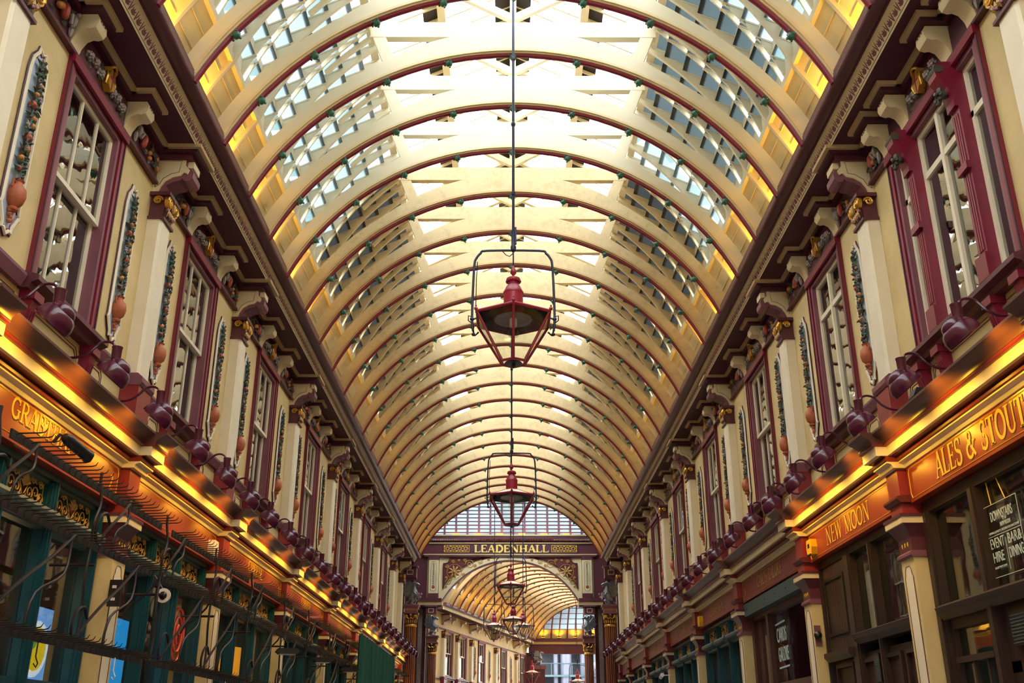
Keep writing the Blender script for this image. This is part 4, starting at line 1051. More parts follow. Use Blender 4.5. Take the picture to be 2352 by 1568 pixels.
MB().lathe([(0, 0), (.27, 0), (.28, .01), (.28, .014), (0, .014)], 20, (.006, .06, 2.50), Matrix.Rotation(pi/2, 3, 'Y')).build('plate_picture', M['plate'], t)
MB().lathe([(0, 0), (.22, 0), (.22, .006), (0, .006)], 14, (.02, .06, 2.50), Matrix.Rotation(pi/2, 3, 'Y')).build('food_picture', M['foody'], t)
MB().lathe([(0, 0), (.12, 0), (.12, .004), (0, .004)], 9, (.026, -.06, 2.60), Matrix.Rotation(pi/2, 3, 'Y')).build('salad_picture', M['foodg'], t)
t = screen(-4.95, 13.2, 2.2, 3.05, .95, M['screenc'], '', 'bright cyan menu screen with a wrap, in the second shop')
sans_text('E', .14, None, t, 'lettering', M['black'], (.008, .25, 2.86), .003)
mb = MB()
for q in range(4): mb.leaf((.012, .22+.03*q, 2.36), (.0, -.4+.3*q, 1), (1, 0, 0), .36, .07)
mb.build('food_picture', M['foodo'], t)
t = thing('window_sticker', 'red ringed sticker on the glass of the second shop', 'sticker', (-4.66, 14.35, 0), 0)
for nm, r, wd in (('outer_ring', .30, .035), ('inner_ring', .2, .03)):
    MB().tube([(0.005, r*.85*cos(q*pi/12), 3.0+r*1.15*sin(q*pi/12)) for q in range(24)], wd/2, 4, True).build(nm, M['redsw'], t)
MB().tube([(.005, .08*cos(q*.4)*(1-q/40), 3.0+.12*sin(q*.4)) for q in range(13)], .018, 4).build('swirl', M['redsw'], t)
t = thing('globe_shade', 'large glowing orange round shade inside the cheese shop', 'lamp', (-5.1, 19.2, 0), 0)
MB().ball((0, 0, 2.95), (.3, .3, .3), 16, 12).build('shade', M['warmg'], t, 'all'); MB().tube([(0, 0, 3.2), (0, 0, 4.28)], .01, 5).build('cord', M['black'], t)
for k, (x, y, z) in enumerate(((-5.6, 8.9, 3.3), (-5.5, 10.6, 3.15), (-5.3, 12.6, 3.5), (-5.4, 16.9, 3.55), (-5.5, 18.4, 3.4), (-5.6, 21.5, 3.4))):
    t = thing('pendant_light', 'small amber pendant light inside a left shop, %s of six' % od(k), 'lamp', (x, y, z), 0, 'amber pendant lights inside the left shops')
    MB().lathe([(.02, .12), (.11, 0), (.10, 0), (.0, .09)], 12).build('shade', M['black'], t, True); MB().ball((0, 0, 0), (.06, .06, .02), 8, 5).build('bulb', M['bulb'], t, True)
    MB().tube([(0, 0, .1), (0, 0, 4.28-z)], .006, 4).build('cord', M['black'], t)
    light('POINT', 6, (1, .6, .25), t, (0, 0, -.06), (0, 0, -1), .05)
# ================================================================ HOOK RACKS on the left
def hook_mb(L=.24): return MB().tube([(0, 0, -.05), (0, 0, 0), (.02, 0, .008), (L*.8, 0, .012), (L*.93, 0, .02), (L, 0, .05)], [.006, .007, .007, .006, .005, .003], 4)
hookmesh = None
def rack(i, nh, detailed=True):
    global hookmesh
    a, b = BAYS[i]; L = b-a
    t = thing('hook_rack', 'black iron rack with three rows of meat hooks, %s along the left shops' % od(i), 'hook rack', (-3.93, a, 0), 0, 'iron hook racks along the left shops')
    zs = [(3.85, .26, L-.12), (3.32, .1, L-.25), (2.42, .1, L-.2)]
    stuff = MB()
    for z, y0, y1 in zs:
        MB().box(-.008, y0, z-.05, .008, y1, z+.025).build('rail', M['iron'], t)
        n = nh
        for k in range(n):
            y = y0+.08+(y1-y0-.16)*k/(n-1)
            if detailed:
                if hookmesh is None: o = hook_mb().build('hook', M['iron'], t, True); hookmesh = o.data
                else: o = bpy.data.objects.new('hook', hookmesh); C.objects.link(o); o.parent = t
                o.location = (.008, y, z)
            else:
                m_ = hook_mb(); stuff.add([(p[0]+.008, p[1]+y, p[2]+z) for p in m_.v], m_.f)
    if not detailed:
        o = stuff.build('hooks', M['iron'], t); o['kind'] = 'stuff'
    for y0 in (.05, L*.52):
        MB().tube([(-.35, y0, 3.12), (.06, y0, 3.12)], .016, 6).build('arm', M['iron'], t)
        MB().tube([(-.35, y0, 2.9), (-.30, y0, 3.0), (-.18, y0, 3.08), (-.05, y0, 3.22), (0, y0, 3.32)], .013, 5).build('arm_scroll', M['iron'], t, True)
        MB().tube(smooth([(0, y0, 2.42), (0, y0+.03, 2.7), (.01, y0-.05, 3.0), (0, y0, 3.32), (.02, y0-.06, 3.5), (.02, y0+.03, 3.7), (0, y0, 3.9), (0, y0, 3.99)]), .014, 6).build('upright', M['iron'], t, True)
    for y0, y1, za, zb in ((.35, 1.7, 2.42, 3.32), (L*.5, L*.5+1.35, 2.42, 3.32), (.1, .75, 3.32, 3.9), (L*.55, L*.55+.7, 3.32, 3.9)):
        d = y1-y0
        pts = [(0, y0+.24, za+.24), (0, y0+.14, za+.33), (.0, y0+.0, za+.28), (0, y0-.07, za+.15), (0, y0-.02, za+.03), (0, y0+.07, za+.02), (0, y0+.13, za+.12), (.02, y0+d*.35, za+(zb-za)*.42), (.02, y0+d*.7, za+(zb-za)*.72), (0, y1, zb)]
        MB().tube(smooth(pts), .015, 6).build('scroll_brace', M['iron'], t, True)
        pts = [(0, y1-.04, zb-.02), (.02, y1-d*.1, za+(zb-za)*.6), (.02, y0+d*.55, za+(zb-za)*.35), (0, y0+d*.5, za)]
        MB().tube(smooth(pts), .012, 6).build('curved_stay', M['iron'], t, True)
    for k in range(2):
        y = L*(.28+.42*k)
        MB().tube([(.1, y, 2.36), (.1, y, 2.24), (.12, y+.01, 2.19), (.10, y+.03, 2.16), (.08, y+.02, 2.19)], .006, 4).build('hanging_hook', M['white'] if k else M['iron'], t)
    return t
for i in range(7): rack(i, 28, i < 4)
def floodlight(x, y, z, rz, label, ry=0):
    t = thing('floodlight', label, 'floodlight', (x, y, z), rz, 'black floodlights on the hook racks')
    MB().prism([(-.16, 0), (.16, 0), (.19, -.05), (.14, -.09), (-.14, -.09), (-.19, -.05)], 'y', -.12, .12).build('housing', M['black'], t)
    MB().box(-.13, -.10, -.097, .13, .10, -.09).build('lens', M['white'], t)
    MB().tube([(0, 0, 0), (0, 0, .08), (-.08, 0, .16)], .014, 5).build('bracket', M['iron'], t)
for k, (x, y, z) in enumerate(((-3.72, 17.2, 3.05), (-3.70, 20.4, 3.15), (-3.70, 24.0, 3.2))): floodlight(x, y, z, R(20), 'black rectangular floodlight over the left shops, %s of the three' % od(k))
t = thing('spotlight', 'black cylindrical spotlight clamped to the nearest hook rail', 'spotlight', (-3.9, 8.05, 3.98), 0)
ax = Matrix.Rotation(R(100), 3, 'X')@Matrix.Rotation(R(20), 3, 'Y')
MB().lathe([(0, -.02), (.035, 0), (.05, .05), (.05, .30), (.06, .34), (.0, .34)], 12, (.12, .0, .0), Matrix.Rotation(R(-105), 3, 'X')@Matrix.Rotation(R(15), 3, 'Y')).build('housing', M['black'], t, True)
MB().tube([(.03, 0, -.05), (.08, 0, .02), (.12, .03, 0)], .015, 5).build('bracket', M['iron'], t)
def alarm(s, y, a_, z, m, rz, label):
    t = thing('alarm_box', label, 'alarm', at(s, a_, y, z), rz)
    MB().prism([(-.10, .12), (.10, .12), (.13, .0), (.10, -.10), (-.10, -.10), (-.13, .0)], 'x', 0, .09).build('case', m, t)
    return t
t = alarm(-1, 14.72, .15, 4.24, M['white'], 0, 'white alarm box on the blank red fascia board')
t = alarm(1, 14.72, .15, 4.26, M['yellow'], pi, 'yellow alarm box at the end of the NEW MOON board')
MB().box(.09, -.08, -.12, .10, .08, -.09).box(.09, -.05, .0, .094, .03, .06).build('black_trim', M['black'], t)
t = alarm(1, 23.95, .15, 4.22, M['yellow'], pi, 'yellow and grey alarm box at the far end of the CHAMPAGNE board')
t = thing('junction_box', 'small grey socket box on the cream column by the first left shop', 'box', (-4.3, 11.0, 3.1), 0)
MB().box(-.07, -.03, -.14, .06, .01, .14).build('case', M['iron'], t); MB().box(-.035, -.034, .05, .01, -.03, .08).box(-.035, -.034, -.08, .01, -.03, -.05).build('socket', M['white'], t)
t = thing('cctv_camera', 'white tubular security camera on the right columns', 'camera', (4.12, 28.7, 3.30), 0)
MB().lathe([(0, -.16), (.05, -.16), (.055, .14), (.0, .15)], 10, (0, 0, 0), Matrix.Rotation(R(80), 3, 'X')).build('body', M['white'], t, True); MB().tube([(0, .05, 0), (.10, .12, .03), (.27, .12, .03)], .015, 5).build('bracket', M['white'], t)
t = thing('cctv_camera', 'round dark camera on the brown pub shutter', 'camera', (4.42, 15.0, 3.05), 0)
MB().ball((0, -.05, 0), .06, 10, 8).build('dome', M['black'], t, True); MB().box(-.03, -.01, -.14, .06, .03, .14).build('plate', M['mauve'], t)
t = thing('wall_speaker', 'round white and black wall speaker over the second left shop', 'speaker', (-4.35, 12.7, 3.30), 0)
MB().lathe([(0, 0), (.085, 0), (.09, .04), (0, .05)], 16, (0, 0, 0), Matrix.Rotation(R(90), 3, 'X')).build('rim', M['white'], t, True); MB().ball((0, -.05, 0), (.05, .02, .05), 10, 6).build('cone', M['black'], t, True); MB().tube([(0, -.01, .05), (-.15, 0, .25)], .01, 4).build('bracket', M['iron'], t)
t = thing('cable_box', 'small grey cable box on the near right shop cornice', 'fitting', (4.2, 9.75, 4.91), 0)
MB().prism([(-.10, 0), (.10, 0), (.08, .07), (-.06, .09)], 'y', -.08, .08).build('body', M['iron'], t)
# ================================================================ NEAR END (behind the camera)
struct('wall_near_light_block', MB().box(-6, YS-.3, 0, 6, YS, 13.6), M['wall'])  # unseen end wall, added to stop light coming in behind the camera
near = MB()
for sg in (-1, 1):
    pr = [(sg*4.6, 8.75), (sg*4.2, 8.75), (sg*4.3, 9.9), (sg*3.3, 11.0), (sg*2.25, 11.95), (sg*2.35, 12.1), (sg*3.5, 11.2), (sg*4.6, 9.9)]
    near.prism(pr, 'y', YS, 3.2)
struct('ceiling_near', near, M['board'])
t = thing('window_99', None, None, kind='structure')
g = MB(); b_ = MB()
for sg in (-1, 1):
    g.add([(sg*2.32, YS, 12.12), (0, YS, 13.27), (0, 3.2, 13.27), (sg*2.32, 3.2, 12.12)], [(0, 1, 2, 3)])
    for k in range(12): y = YS+k*.95; b_.prism([(sg*2.3, 11.98), (sg*2.3, 12.12), (0, 13.26), (0, 13.12)], 'y', y, y+.08)
g.build('glass', G['sky'], t); b_.build('frame', M['cream'], t)
# ================================================================ HANGING LANTERNS
def make_lantern(label, top):
    t = thing('hanging_lantern', label, 'lantern', (0, 0, 0), 0, 'red hexagonal lanterns hanging down the hall')
    Rm, Rb, zb = .55, .17, -.62
    hx = [(-pi/2+k*pi/3) for k in range(6)]
    rim = [(Rm*cos(a), Rm*sin(a), 0) for a in hx]; bot = [(Rb*cos(a), Rb*sin(a), zb) for a in hx]; tp = [(.14*cos(a), .14*sin(a), .17) for a in hx]
    mb = MB().tube(rim, .022, 6, True)
    for a in hx:
        c = (Rm*1.03*cos(a), Rm*1.03*sin(a), .03); mb.ball(c, .026, 6, 5); mb.ball((c[0], c[1], c[2]+.04), .014, 5, 4)
    mb.build('rim', M['lredd'], t, True)
    MB().tube(bot, .018, 6, True).build('bottom_ring', M['lredd'], t, True)
    for k in range(6): MB().tube([rim[k], bot[k]], .018, 6).build('corner_bar', M['lredd'], t)
    mb = MB()
    for k in range(6): mb.add([rim[k], rim[(k+1) % 6], bot[(k+1) % 6], bot[k]], [(0, 1, 2, 3)])
    mb.build('glass', G['lant'], t)
    mb = MB()
    for k in range(6): mb.add([rim[k], rim[(k+1) % 6], tp[(k+1) % 6], tp[k]], [(0, 1, 2, 3)])
    mb.build('roof_panes', M['pale'], t)
    mb = MB(); dz = lambda p: (p[0]*.97, p[1]*.97, p[2]-.012)
    for k in range(6): mb.add([dz(rim[k]), dz(rim[(k+1) % 6]), dz(tp[(k+1) % 6]), dz(tp[k])], [(0, 1, 2, 3)])
    mb.build('roof_lining', mat_lroof, t)
    mb = MB()
    for k in range(6): mb.tube([rim[k], tp[k]], .012, 5)
    mb.build('roof_bar', M['lredd'], t)
    mb = MB().lathe([(0, .14), (.15, .14), (.15, .17), (.13, .18), (.13, .36), (.138, .37), (.138, .39), (.125, .41), (.10, .47), (.075, .50), (.072, .545), (.0, .545)], 18)
    mb.build('chimney', M['lredd'], t, True)
    mb = MB().lathe([(0, .54), (.085, .54), (.098, .56), (.095, .59), (.05, .615), (0, .62)], 18)
    for k in range(14): q = 2*pi*k/14; mb.ball((.09*cos(q), .09*sin(q), .553), .019, 5, 4)
    mb.build('crown', M['lredd'], t, True)
    MB().lathe([(0, .61), (.02, .62), (.012, .64), (.042, .68), (.042, .70), (.03, .74), (.010, .785), (0, .82)], 12).build('finial', M['lredd'], t, True)
    mb = MB().lathe([(.0, .02), (.25, .0), (.255, -.01), (.25, -.02), (.12, .0), (0, .0)], 24); mb.build('reflector', M['silver'], t, True)
    mb = MB().lathe([(0, 0), (.05, 0), (.05, -.10), (.03, -.12), (0, -.12)], 12); mb.build('bulb_holder', M['white'], t, True)
    mb = MB().lathe([(0, -.1), (.04, -.12), (.075, -.19), (.06, -.25), (0, -.28)], 12); mb.build('glass_bulb', G['lant'], t, True)
    mb = MB().lathe([(0, zb), (.11, zb), (.12, zb-.015), (.0, zb-.03)], 12); mb.ball((0, 0, zb-.05), .025, 6, 5); mb.build('base_plate', M['black'], t, True)
    w_ = .535; zt = 1.02
    fp = [(-w_, 0, -.17), (-w_-.015, 0, .0), (-w_-.01, 0, .4), (-w_+.005, 0, zt-.22), (-w_+.03, 0, zt-.12), (-w_+.09, 0, zt-.04), (-w_+.18, 0, zt)]
    pts = fp+[(-p[0], p[1], p[2]) for p in fp[::-1]]
    MB().tube(smooth(pts, 3), .017, 7).build('hanger_frame', M['navy'], t, True)
    mb = MB()
    for sg in (-1, 1):
        mb.tube([(sg*.475, 0, .02), (sg*.53, 0, .0)], .012, 5); mb.tube([(sg*w_, 0, -.17), (sg*.51, 0, -.24), (sg*.46, 0, -.19)], .014, 5)
        mb.ball((sg*.55, 0, .0), .03, 6, 5); mb.ball((sg*.53, 0, -.22), .026, 6, 5); mb.tube([(sg*.55, 0, .03), (sg*.60, 0, .05), (sg*.60, 0, -.02), (sg*.56, 0, -.05)], .009, 5)
    mb.build('frame_link', M['navy'], t, True)
    mb = MB().tube([(-.505, .02, .1), (-.50, .02, .6), (-.49, .02, .86)], .006, 4); mb.tube([(-.15, .015, zt), (-.10, .015, zt-.06), (-.05, .015, zt-.08), (0, .015, zt-.03)], .007, 5)
    mb.build('cable', M['navy'], t)
    mb = MB().tube([(0, 0, .80), (0, 0, zt)], .011, 6); mb.build('inner_rod', M['navy'], t)
    mb = MB().tube([(0, 0, zt-.02), (0, 0, top)], .019, 8)
    mb.lathe([(0, zt), (.035, zt), (.04, zt+.06), (.028, zt+.08), (.028, zt+.3), (0, zt+.3)], 10); mb.box(.015, -.015, zt+.1, .045, .015, zt+.36)
    z = zt+.9
    while z < top-.3: mb.lathe([(0, z-.03), (.026, z-.03), (.034, z), (.026, z+.03), (0, z+.03)], 8); z += 1.15
    mb.build('hanging_rod', M['navy'], t, True)
    return t
mat_lroof = mat('lantern_lining', '4a4a52', .12, metal=.8, var=.3, scale=6)
LN = [((0, 12.2, 6.84), 'large nearest red lantern hanging in the middle of the hall'),
      ((0, 22.1, 6.73), 'second red lantern in the middle of the hall, above the end window'),
      ((0, 35.7, 6.72), 'third red lantern in the middle of the hall, before the far archway')]
lan0 = None
for (p, lb) in LN:
    if lan0 is None: lan0 = make_lantern(lb, 13.2-6.73); lan0.location = p
    else: dup(lan0, p, None, lb)
lanC = None
for p, rz_, lb in (((.13, 46.7, 6.79), 0, 'red lantern in the middle of the crossing, in front of a pair'), ((-.79, 50.0, 6.86), .4, 'dark lantern left of the middle one in the crossing'), ((.62, 50.0, 6.86), -.4, 'dark lantern right of the middle one in the crossing')):
    if lanC is None: lanC = make_lantern(lb, 14.0-6.82); lanC.location = p; lanC.rotation_euler.z = rz_
    else: dup(lanC, p, rz_, lb)
for p, lb in (((1.43, 68.0, 5.82), 'small lantern hanging far down the curved hall by the winged beast'), ((4.38, 68.0, 5.29), 'small red lantern in front of the bright pipes outside')):
    dup(lan0, p, 0, lb)
# ================================================================ CROSSING
for s, sn, rz in SIDES:
    struct('wall_crossing_'+sn, MB().box(s*9.2, 42.6, 0, s*9, 51.2, 14).box(s*4.75, 42.62, 0, s*9, 42.9, 14).box(s*4.3, 51.25, 0, s*9, 51.6, 14), M['dark'])
    mb = MB().box(s*4.45, 42.62, 0, s*5.2, 43.1, 8.7); mb.box(s*4.19, 51.06, 0, s*4.9, 51.3, 10.42); struct('wall_pier_'+sn, mb, M['plum'])
    mb = MB()
    for (x0, y) in ((4.55, 42.61), (4.42, 50.99)):
        for q in range(46): mb.ball((s*(x0+.05+.03*sin(q*1.9)), y, 2.0+q*.145), (.05, .015, .06), 5, 4)
    mb.box(s*4.50, 42.60, 1.8, s*4.70, 42.62, 8.6); mb.box(s*4.37, 51.0, 1.8, s*4.57, 51.06, 7.8)
    struct('trim_%d' % (40 if s < 0 else 41), mb, M['rose'])
struct('ceiling_crossing', MB().box(-9.2, 42.6, 13.9, 9.2, 44.2, 14.1).box(-9.2, 49.6, 13.9, 9.2, 51.6, 14.1).box(-9.2, 44.2, 13.9, -3, 49.6, 14.1).box(3, 44.2, 13.9, 9.2, 49.6, 14.1), M['room'])
struct('wall_crossing_near', MB().prism([(x*1.0, z) for x, z in ([(-4.75, 8.6), (-4.75, 14), (4.75, 14), (4.75, 8.6), (4.25, 8.6)]+arc(4.5, 70, -70, 24)+[(-4.25, 8.6)])], 'y', 42.62, 42.85), M['cream'])
t = thing('window_98', None, None, kind='structure'); MB().box(-3, 44.2, 14, 3, 49.6, 14.02).build('glass', G['sky'], t)
def make_dragon(label, cat='statue'):
    t = thing('dragon_statue', label, cat, (0, 0, 0), 0, 'silver winged dragons above the fluted columns')
    mb = MB()
    mb.tube([(-.28, .06, .03), (-.34, .0, .10), (-.24, -.03, .12), (-.16, 0, .10), (-.06, 0, .22), (.0, 0, .38), (.06, 0, .55), (.03, 0, .70), (.05, 0, .80), (.12, 0, .86), (.20, 0, .84), (.29, 0, .80)],
            [.012, .03, .05, .09, .15, .15, .13, .075, .06, .07, .055, .025], 10)
    for sg in (-1, 1):
        mb.tube([(-.10, sg*.10, .20), (.08, sg*.14, .18), (.0, sg*.14, .05), (.12, sg*.14, .02)], [.10, .07, .04, .03], 7)
        mb.tube([(.05, sg*.10, .52), (.16, sg*.13, .42), (.20, sg*.08, .34), (.24, sg*.06, .36)], [.06, .04, .03, .02], 6)
        mb.tube([(.08, sg*.03, .90), (.02, sg*.06, .99)], [.025, .006], 5)
    mb.tube([(.18, 0, .80), (.25, 0, .74)], [.03, .012], 5)
    mb.build('body', M['silver'], t, True)
    for sg in (-1, 1):
        tips = [(-.10, .98), (-.30, .95), (-.40, .78), (-.42, .56), (-.36, .34)]
        poly = [(-.02, .58), (.0, .84)]
        for q in range(4):
            poly.append(tips[q]); a_, b2 = tips[q], tips[q+1]; poly.append(((a_[0]+b2[0])/2*.88, (a_[1]+b2[1])/2*.985))
        poly += [tips[4], (-.12, .40)]
        mb = MB().prism(poly, 'y', sg*.12, sg*.15)
        for q in tips: mb.tube([(-.02, sg*.14, .60), (q[0], sg*.15, q[1])], [.022, .008], 5)
        mb.build('wing', M['silver'], t)
    o = MB().prism([(-.09, .50), (.09, .50), (.09, .30), (0, .18), (-.09, .30)], 'x', .24, .27).build('shield', M['silver'], t)
    MB().box(.27, -.015, .20, .276, .015, .5).box(.27, -.085, .37, .276, .085, .40).build('red_cross', M['red'], o)
    return t
def make_fluted(label, h):
    """fluted column, capital and pedestal; h = height of the capital's foot"""
    t = thing('fluted_column', label, 'column', (0, 0, 0), 0, 'fluted columns at the crossing')
    n = 32; mb = MB(); pr = []
    rs = [(.21 if k % 2 else .185) for k in range(n)]
    vs = [(rs[k]*cos(2*pi*k/n), rs[k]*sin(2*pi*k/n), z) for z in (.5, h-.08) for k in range(n)]
    mb.add(vs, [tuple(range(n))[::-1], tuple(range(n, 2*n))]+[(k, (k+1) % n, n+(k+1) % n, n+k) for k in range(n)]); mb.build('shaft', M['plum'], t)
    mb = MB()
    for k in range(0, n//2):
        q = 2*pi*(2*k+1)/n; mb.tube([(.205*cos(q), .205*sin(q), .52), (.205*cos(q), .205*sin(q), h-.1)], .014, 4)
    mb.build('painted_flute', M['orange'], t)
    MB().lathe([(0, 0), (.32, 0), (.32, .2), (.26, .3), (.26, .42), (.22, .5), (0, .5)], 20).build('base', M['plum'], t, True)
    MB().lathe([(0, h-.09), (.235, h-.09), (.24, h-.05), (.22, h), (0, h)], 20).build('gilt_ring', M['gold'], t, True)
    MB().lathe([(0, h), (.20, h), (.22, h+.25), (.27, h+.42), (0, h+.42)], 16).build('bell', M['plum'], t, True)
    mb = MB()
    for k in range(16):
        q = k*pi/8; mb.leaf((.205*cos(q), .205*sin(q), h+.02), (.25*cos(q), .25*sin(q), 1), (cos(q), sin(q), 0), .2, .035)
    for k in range(4):
        q = pi/4+k*pi/2; c = (.27*cos(q), .27*sin(q), h+.32)
        mb.ball(c, (.08, .08, .075), 8, 6); mb.ball((c[0]*1.15, c[1]*1.15, c[2]-.04), .04, 6, 5)
        q2 = k*pi/2; d = Vector((cos(q2), sin(q2), 0)); e = Vector((-sin(q2), cos(q2), 0))
        mb.tube([tuple(d*.24+e*(-.15+.05*j)+Vector((0, 0, h+.27-.06*sin(pi*j/3)**2))) for j in range(7)], .022, 5)
        mb.ball(tuple(d*.26+Vector((0, 0, h+.37))), .05, 6, 5)
    mb.build('gilded_swags', M['gold'], t, True)
    mb = MB().box(-.30, -.30, h+.42, .30, .30, h+.47); mb.box(-.24, -.24, h+.47, .24, .24, h+.56); mb.box(-.29, -.29, h+.62, .29, .29, h+.72); mb.box(-.33, -.33, h+.72, .33, .33, h+.78); mb.build('abacus', M['mauve'], t)
    MB().box(-.25, -.25, h+.56, .25, .25, h+.62).build('gilt_band', M['orange'], t)
    return t
colF = colB = drg = None
for s, sn, rz in SIDES:
    lb = 'tall fluted column with gilded capital on the %s, nearer of that side' % sn
    if colF is None: colF = make_fluted(lb, 6.12); colF.location = (s*4.1, 42.95-.55, 0)
    else: dup(colF, (s*4.1, 42.4, 0), 0, lb)
    lb = 'tall fluted column with gilded capital on the %s, farther of that side' % sn
    if colB is None: colB = make_fluted(lb, 5.69); colB.location = (s*3.83, 50.72, 0)
    else: dup(colB, (s*3.83, 50.72, 0), 0, lb)
    for (p, nm) in (((s*4.05, 42.4, 6.905), 'nearer'), ((s*3.8, 50.72, 6.475), 'farther')):
        lb = 'silver winged dragon statue on the %s %s column' % (nm, sn)
        if drg is None: drg = make_dragon(lb); drg.location = p; drg.rotation_euler.z = -.35
        else: dup(drg, p, -.35 if s < 0 else pi+.35, lb)
    for (x, y, z0, z1, nm) in ((4.2, 42.42, 8.0, 8.45, 'nearer'), (3.92, 50.80, 7.50, 7.86, 'farther')):
        t = thing('entablature_block', 'plum block with cream square above the dragon, %s one on the %s' % (nm, sn), 'block', (s*x, y, 0), 0, 'plum blocks above the dragons')
        MB().box(-.26, -.2, z0, .26, .3, z1).build('block', M['plum'], t)
        mb = MB(); zz = (z0+z1)/2
        mb.box(-.13, -.206, zz-.10, .13, -.2, zz-.08); mb.box(-.13, -.206, zz+.08, .13, -.2, zz+.10); mb.box(-.13, -.206, zz-.08, -.11, -.2, zz+.08); mb.box(.11, -.206, zz-.08, .13, -.2, zz+.08); mb.build('cream_square', M['pale'], t)
        MB().box(-.32, -.26, z1, .32, .3, z1+.06).build('cap', M['mauve'], t)
    # impost beams running from the farther dragons' blocks to the arch
    struct('trim_%d' % (42 if s < 0 else 43), MB().box(s*4.6, 50.55, 7.93, s*3.37, 51.2, 8.12), M['tan'])
    struct('trim_%d' % (44 if s < 0 else 45), MB().box(s*4.65, 50.5, 8.12, s*3.40, 51.2, 8.26).box(s*4.6, 50.6, 7.86, s*3.42, 51.2, 7.93), M['plum'])
# ---------------------------------------------------------------- the LEADENHALL gable
YG = 51.0
rA, cz = 3.92, 6.28
def arcz(r, x0, n=30):
    a0 = math.asin(x0/r); return [(r*sin(-a0+2*a0*i/n), cz+r*cos(-a0+2*a0*i/n)) for i in range(n+1)]
op = arcz(4.14, 3.62)
struct('wall_gable', MB().prism([(-3.62, 10.40)]+[(-3.62, op[0][1])]+op[1:-1]+[(3.62, op[-1][1]), (3.62, 10.40)], 'y', YG+.05, YG+.3).box(-4.2, YG+.05, 8.2, -3.6, YG+.3, 10.4).box(3.6, YG+.05, 8.2, 4.2, YG+.3, 10.4), M['cream'])
ring = arcz(rA, 3.40)+arcz(4.16, 3.62)[::-1]
struct('trim_46', MB().prism(ring, 'y', YG-.03, YG+.34), M['cream'])
struct('trim_47', MB().prism(arcz(rA-.03, 3.40)+arcz(rA+.01, 3.42)[::-1], 'y', YG-.05, YG+.36), M['plum'])
for s, sn, rz in SIDES:
    t = thing('spandrel_panel', 'maroon panel with flower rosette in the %s corner of the great arch' % sn, 'panel', (0, YG, 0), 0, 'maroon corner panels of the great arch')
    a_ = [(x, z) for x, z in arcz(4.30, 3.4, 40) if -3.36 < x < -.75]
    poly = [(-3.38, 8.78)]+[p for p in a_]+[(-.75, 10.29), (-3.1, 10.29), (-3.1, 10.14), (-3.22, 10.05), (-3.38, 10.05)]
    MB().prism([(-s*x, z) for x, z in poly], 'y', -.02, .05).build('ground', M['maroon'], t)
    MB().tube([(-s*x, -.03, z) for x, z in poly], .018, 4, True).build('edge', M['dark'], t)
    mb = MB()
    for k in range(8):
        q = k*pi/4+.2; c = (s*2.83, -.04, 9.62); m_ = Matrix.Rotation(-q, 3, 'Y')
        mb.ball((c[0]+.18*cos(q), c[1], c[2]+.18*sin(q)), (.14, .025, .048), 7, 5, m_)
    mb.ball((s*2.83, -.06, 9.62), .07, 7, 5); mb.tube([(s*2.83+.37*cos(q*pi/12), -.03, 9.62+.37*sin(q*pi/12)) for q in range(24)], .014, 4, True)
    mb.build('rosette', M['goldd'], t, True)
    mb = MB()
    for (cx_, cz_, r_, d_) in ((2.05, 9.98, .25, 1), (1.5, 10.13, .13, -1), (3.12, 9.10, .16, 1), (1.1, 10.21, .07, 1), (3.2, 9.9, .1, -1), (2.3, 10.18, .09, 1), (3.25, 8.87, .08, 1), (2.35, 9.45, .10, 1), (2.45, 9.75, .08, -1), (3.22, 9.32, .07, 1), (1.78, 9.93, .09, -1), (2.9, 10.12, .09, 1), (2.6, 10.2, .06, -1), (3.0, 9.25, .09, -1)):
        mb.tube([(s*(cx_+r_*(1-q/20)*cos(q*.6*d_)), -.035, cz_+r_*(1-q/20)*sin(q*.6*d_)) for q in range(18)], .018, 4)
    mb.build('gilt_scrolls', M['goldd'], t, True)
    t = thing('wall_pilaster', 'cream pilaster with dark painted ornament on the %s of the great arch' % sn, 'pilaster', (s*3.87, YG, 0), 0, 'painted pilasters of the great arch')
    MB().box(-.24, -.08, 8.55, .24, .05, 10.32).build('shaft', M['cream'], t); MB().box(-.26, -.10, 8.24, .26, .05, 8.55).build('base', M['plum'], t); MB().box(-.26, -.10, 10.22, .26, .05, 10.36).build('cap', M['plum'], t)
    mb = MB(); mb.tube([(x, -.085, z) for x, z in ((-.13, 8.75), (-.13, 10.05), (-.08, 10.12), (.08, 10.12), (.13, 10.05), (.13, 8.75), (.08, 8.67), (-.08, 8.67))], .007, 4, True)
    for k in range(10):
        z = 8.98+k*.11; mb.tube([(.05*sin(q*1.2+k), -.085, z+.05*cos(q*1.2+k)) for q in range(6)], .008, 4)
    mb.build('painted_ornament', M['tealg'], t)
    mb = MB()
    for k in range(6): q = k*pi/3; mb.ball((.05*cos(q), -.085, 10.0+.05*sin(q)), (.035, .01, .02), 5, 4, Matrix.Rotation(-q, 3, 'Y'))
    mb.build('gilt_star', M['gold'], t); MB().ball((0, -.085, 8.86), (.08, .01, .08), 8, 6).build('red_motif', M['fruitr'], t)
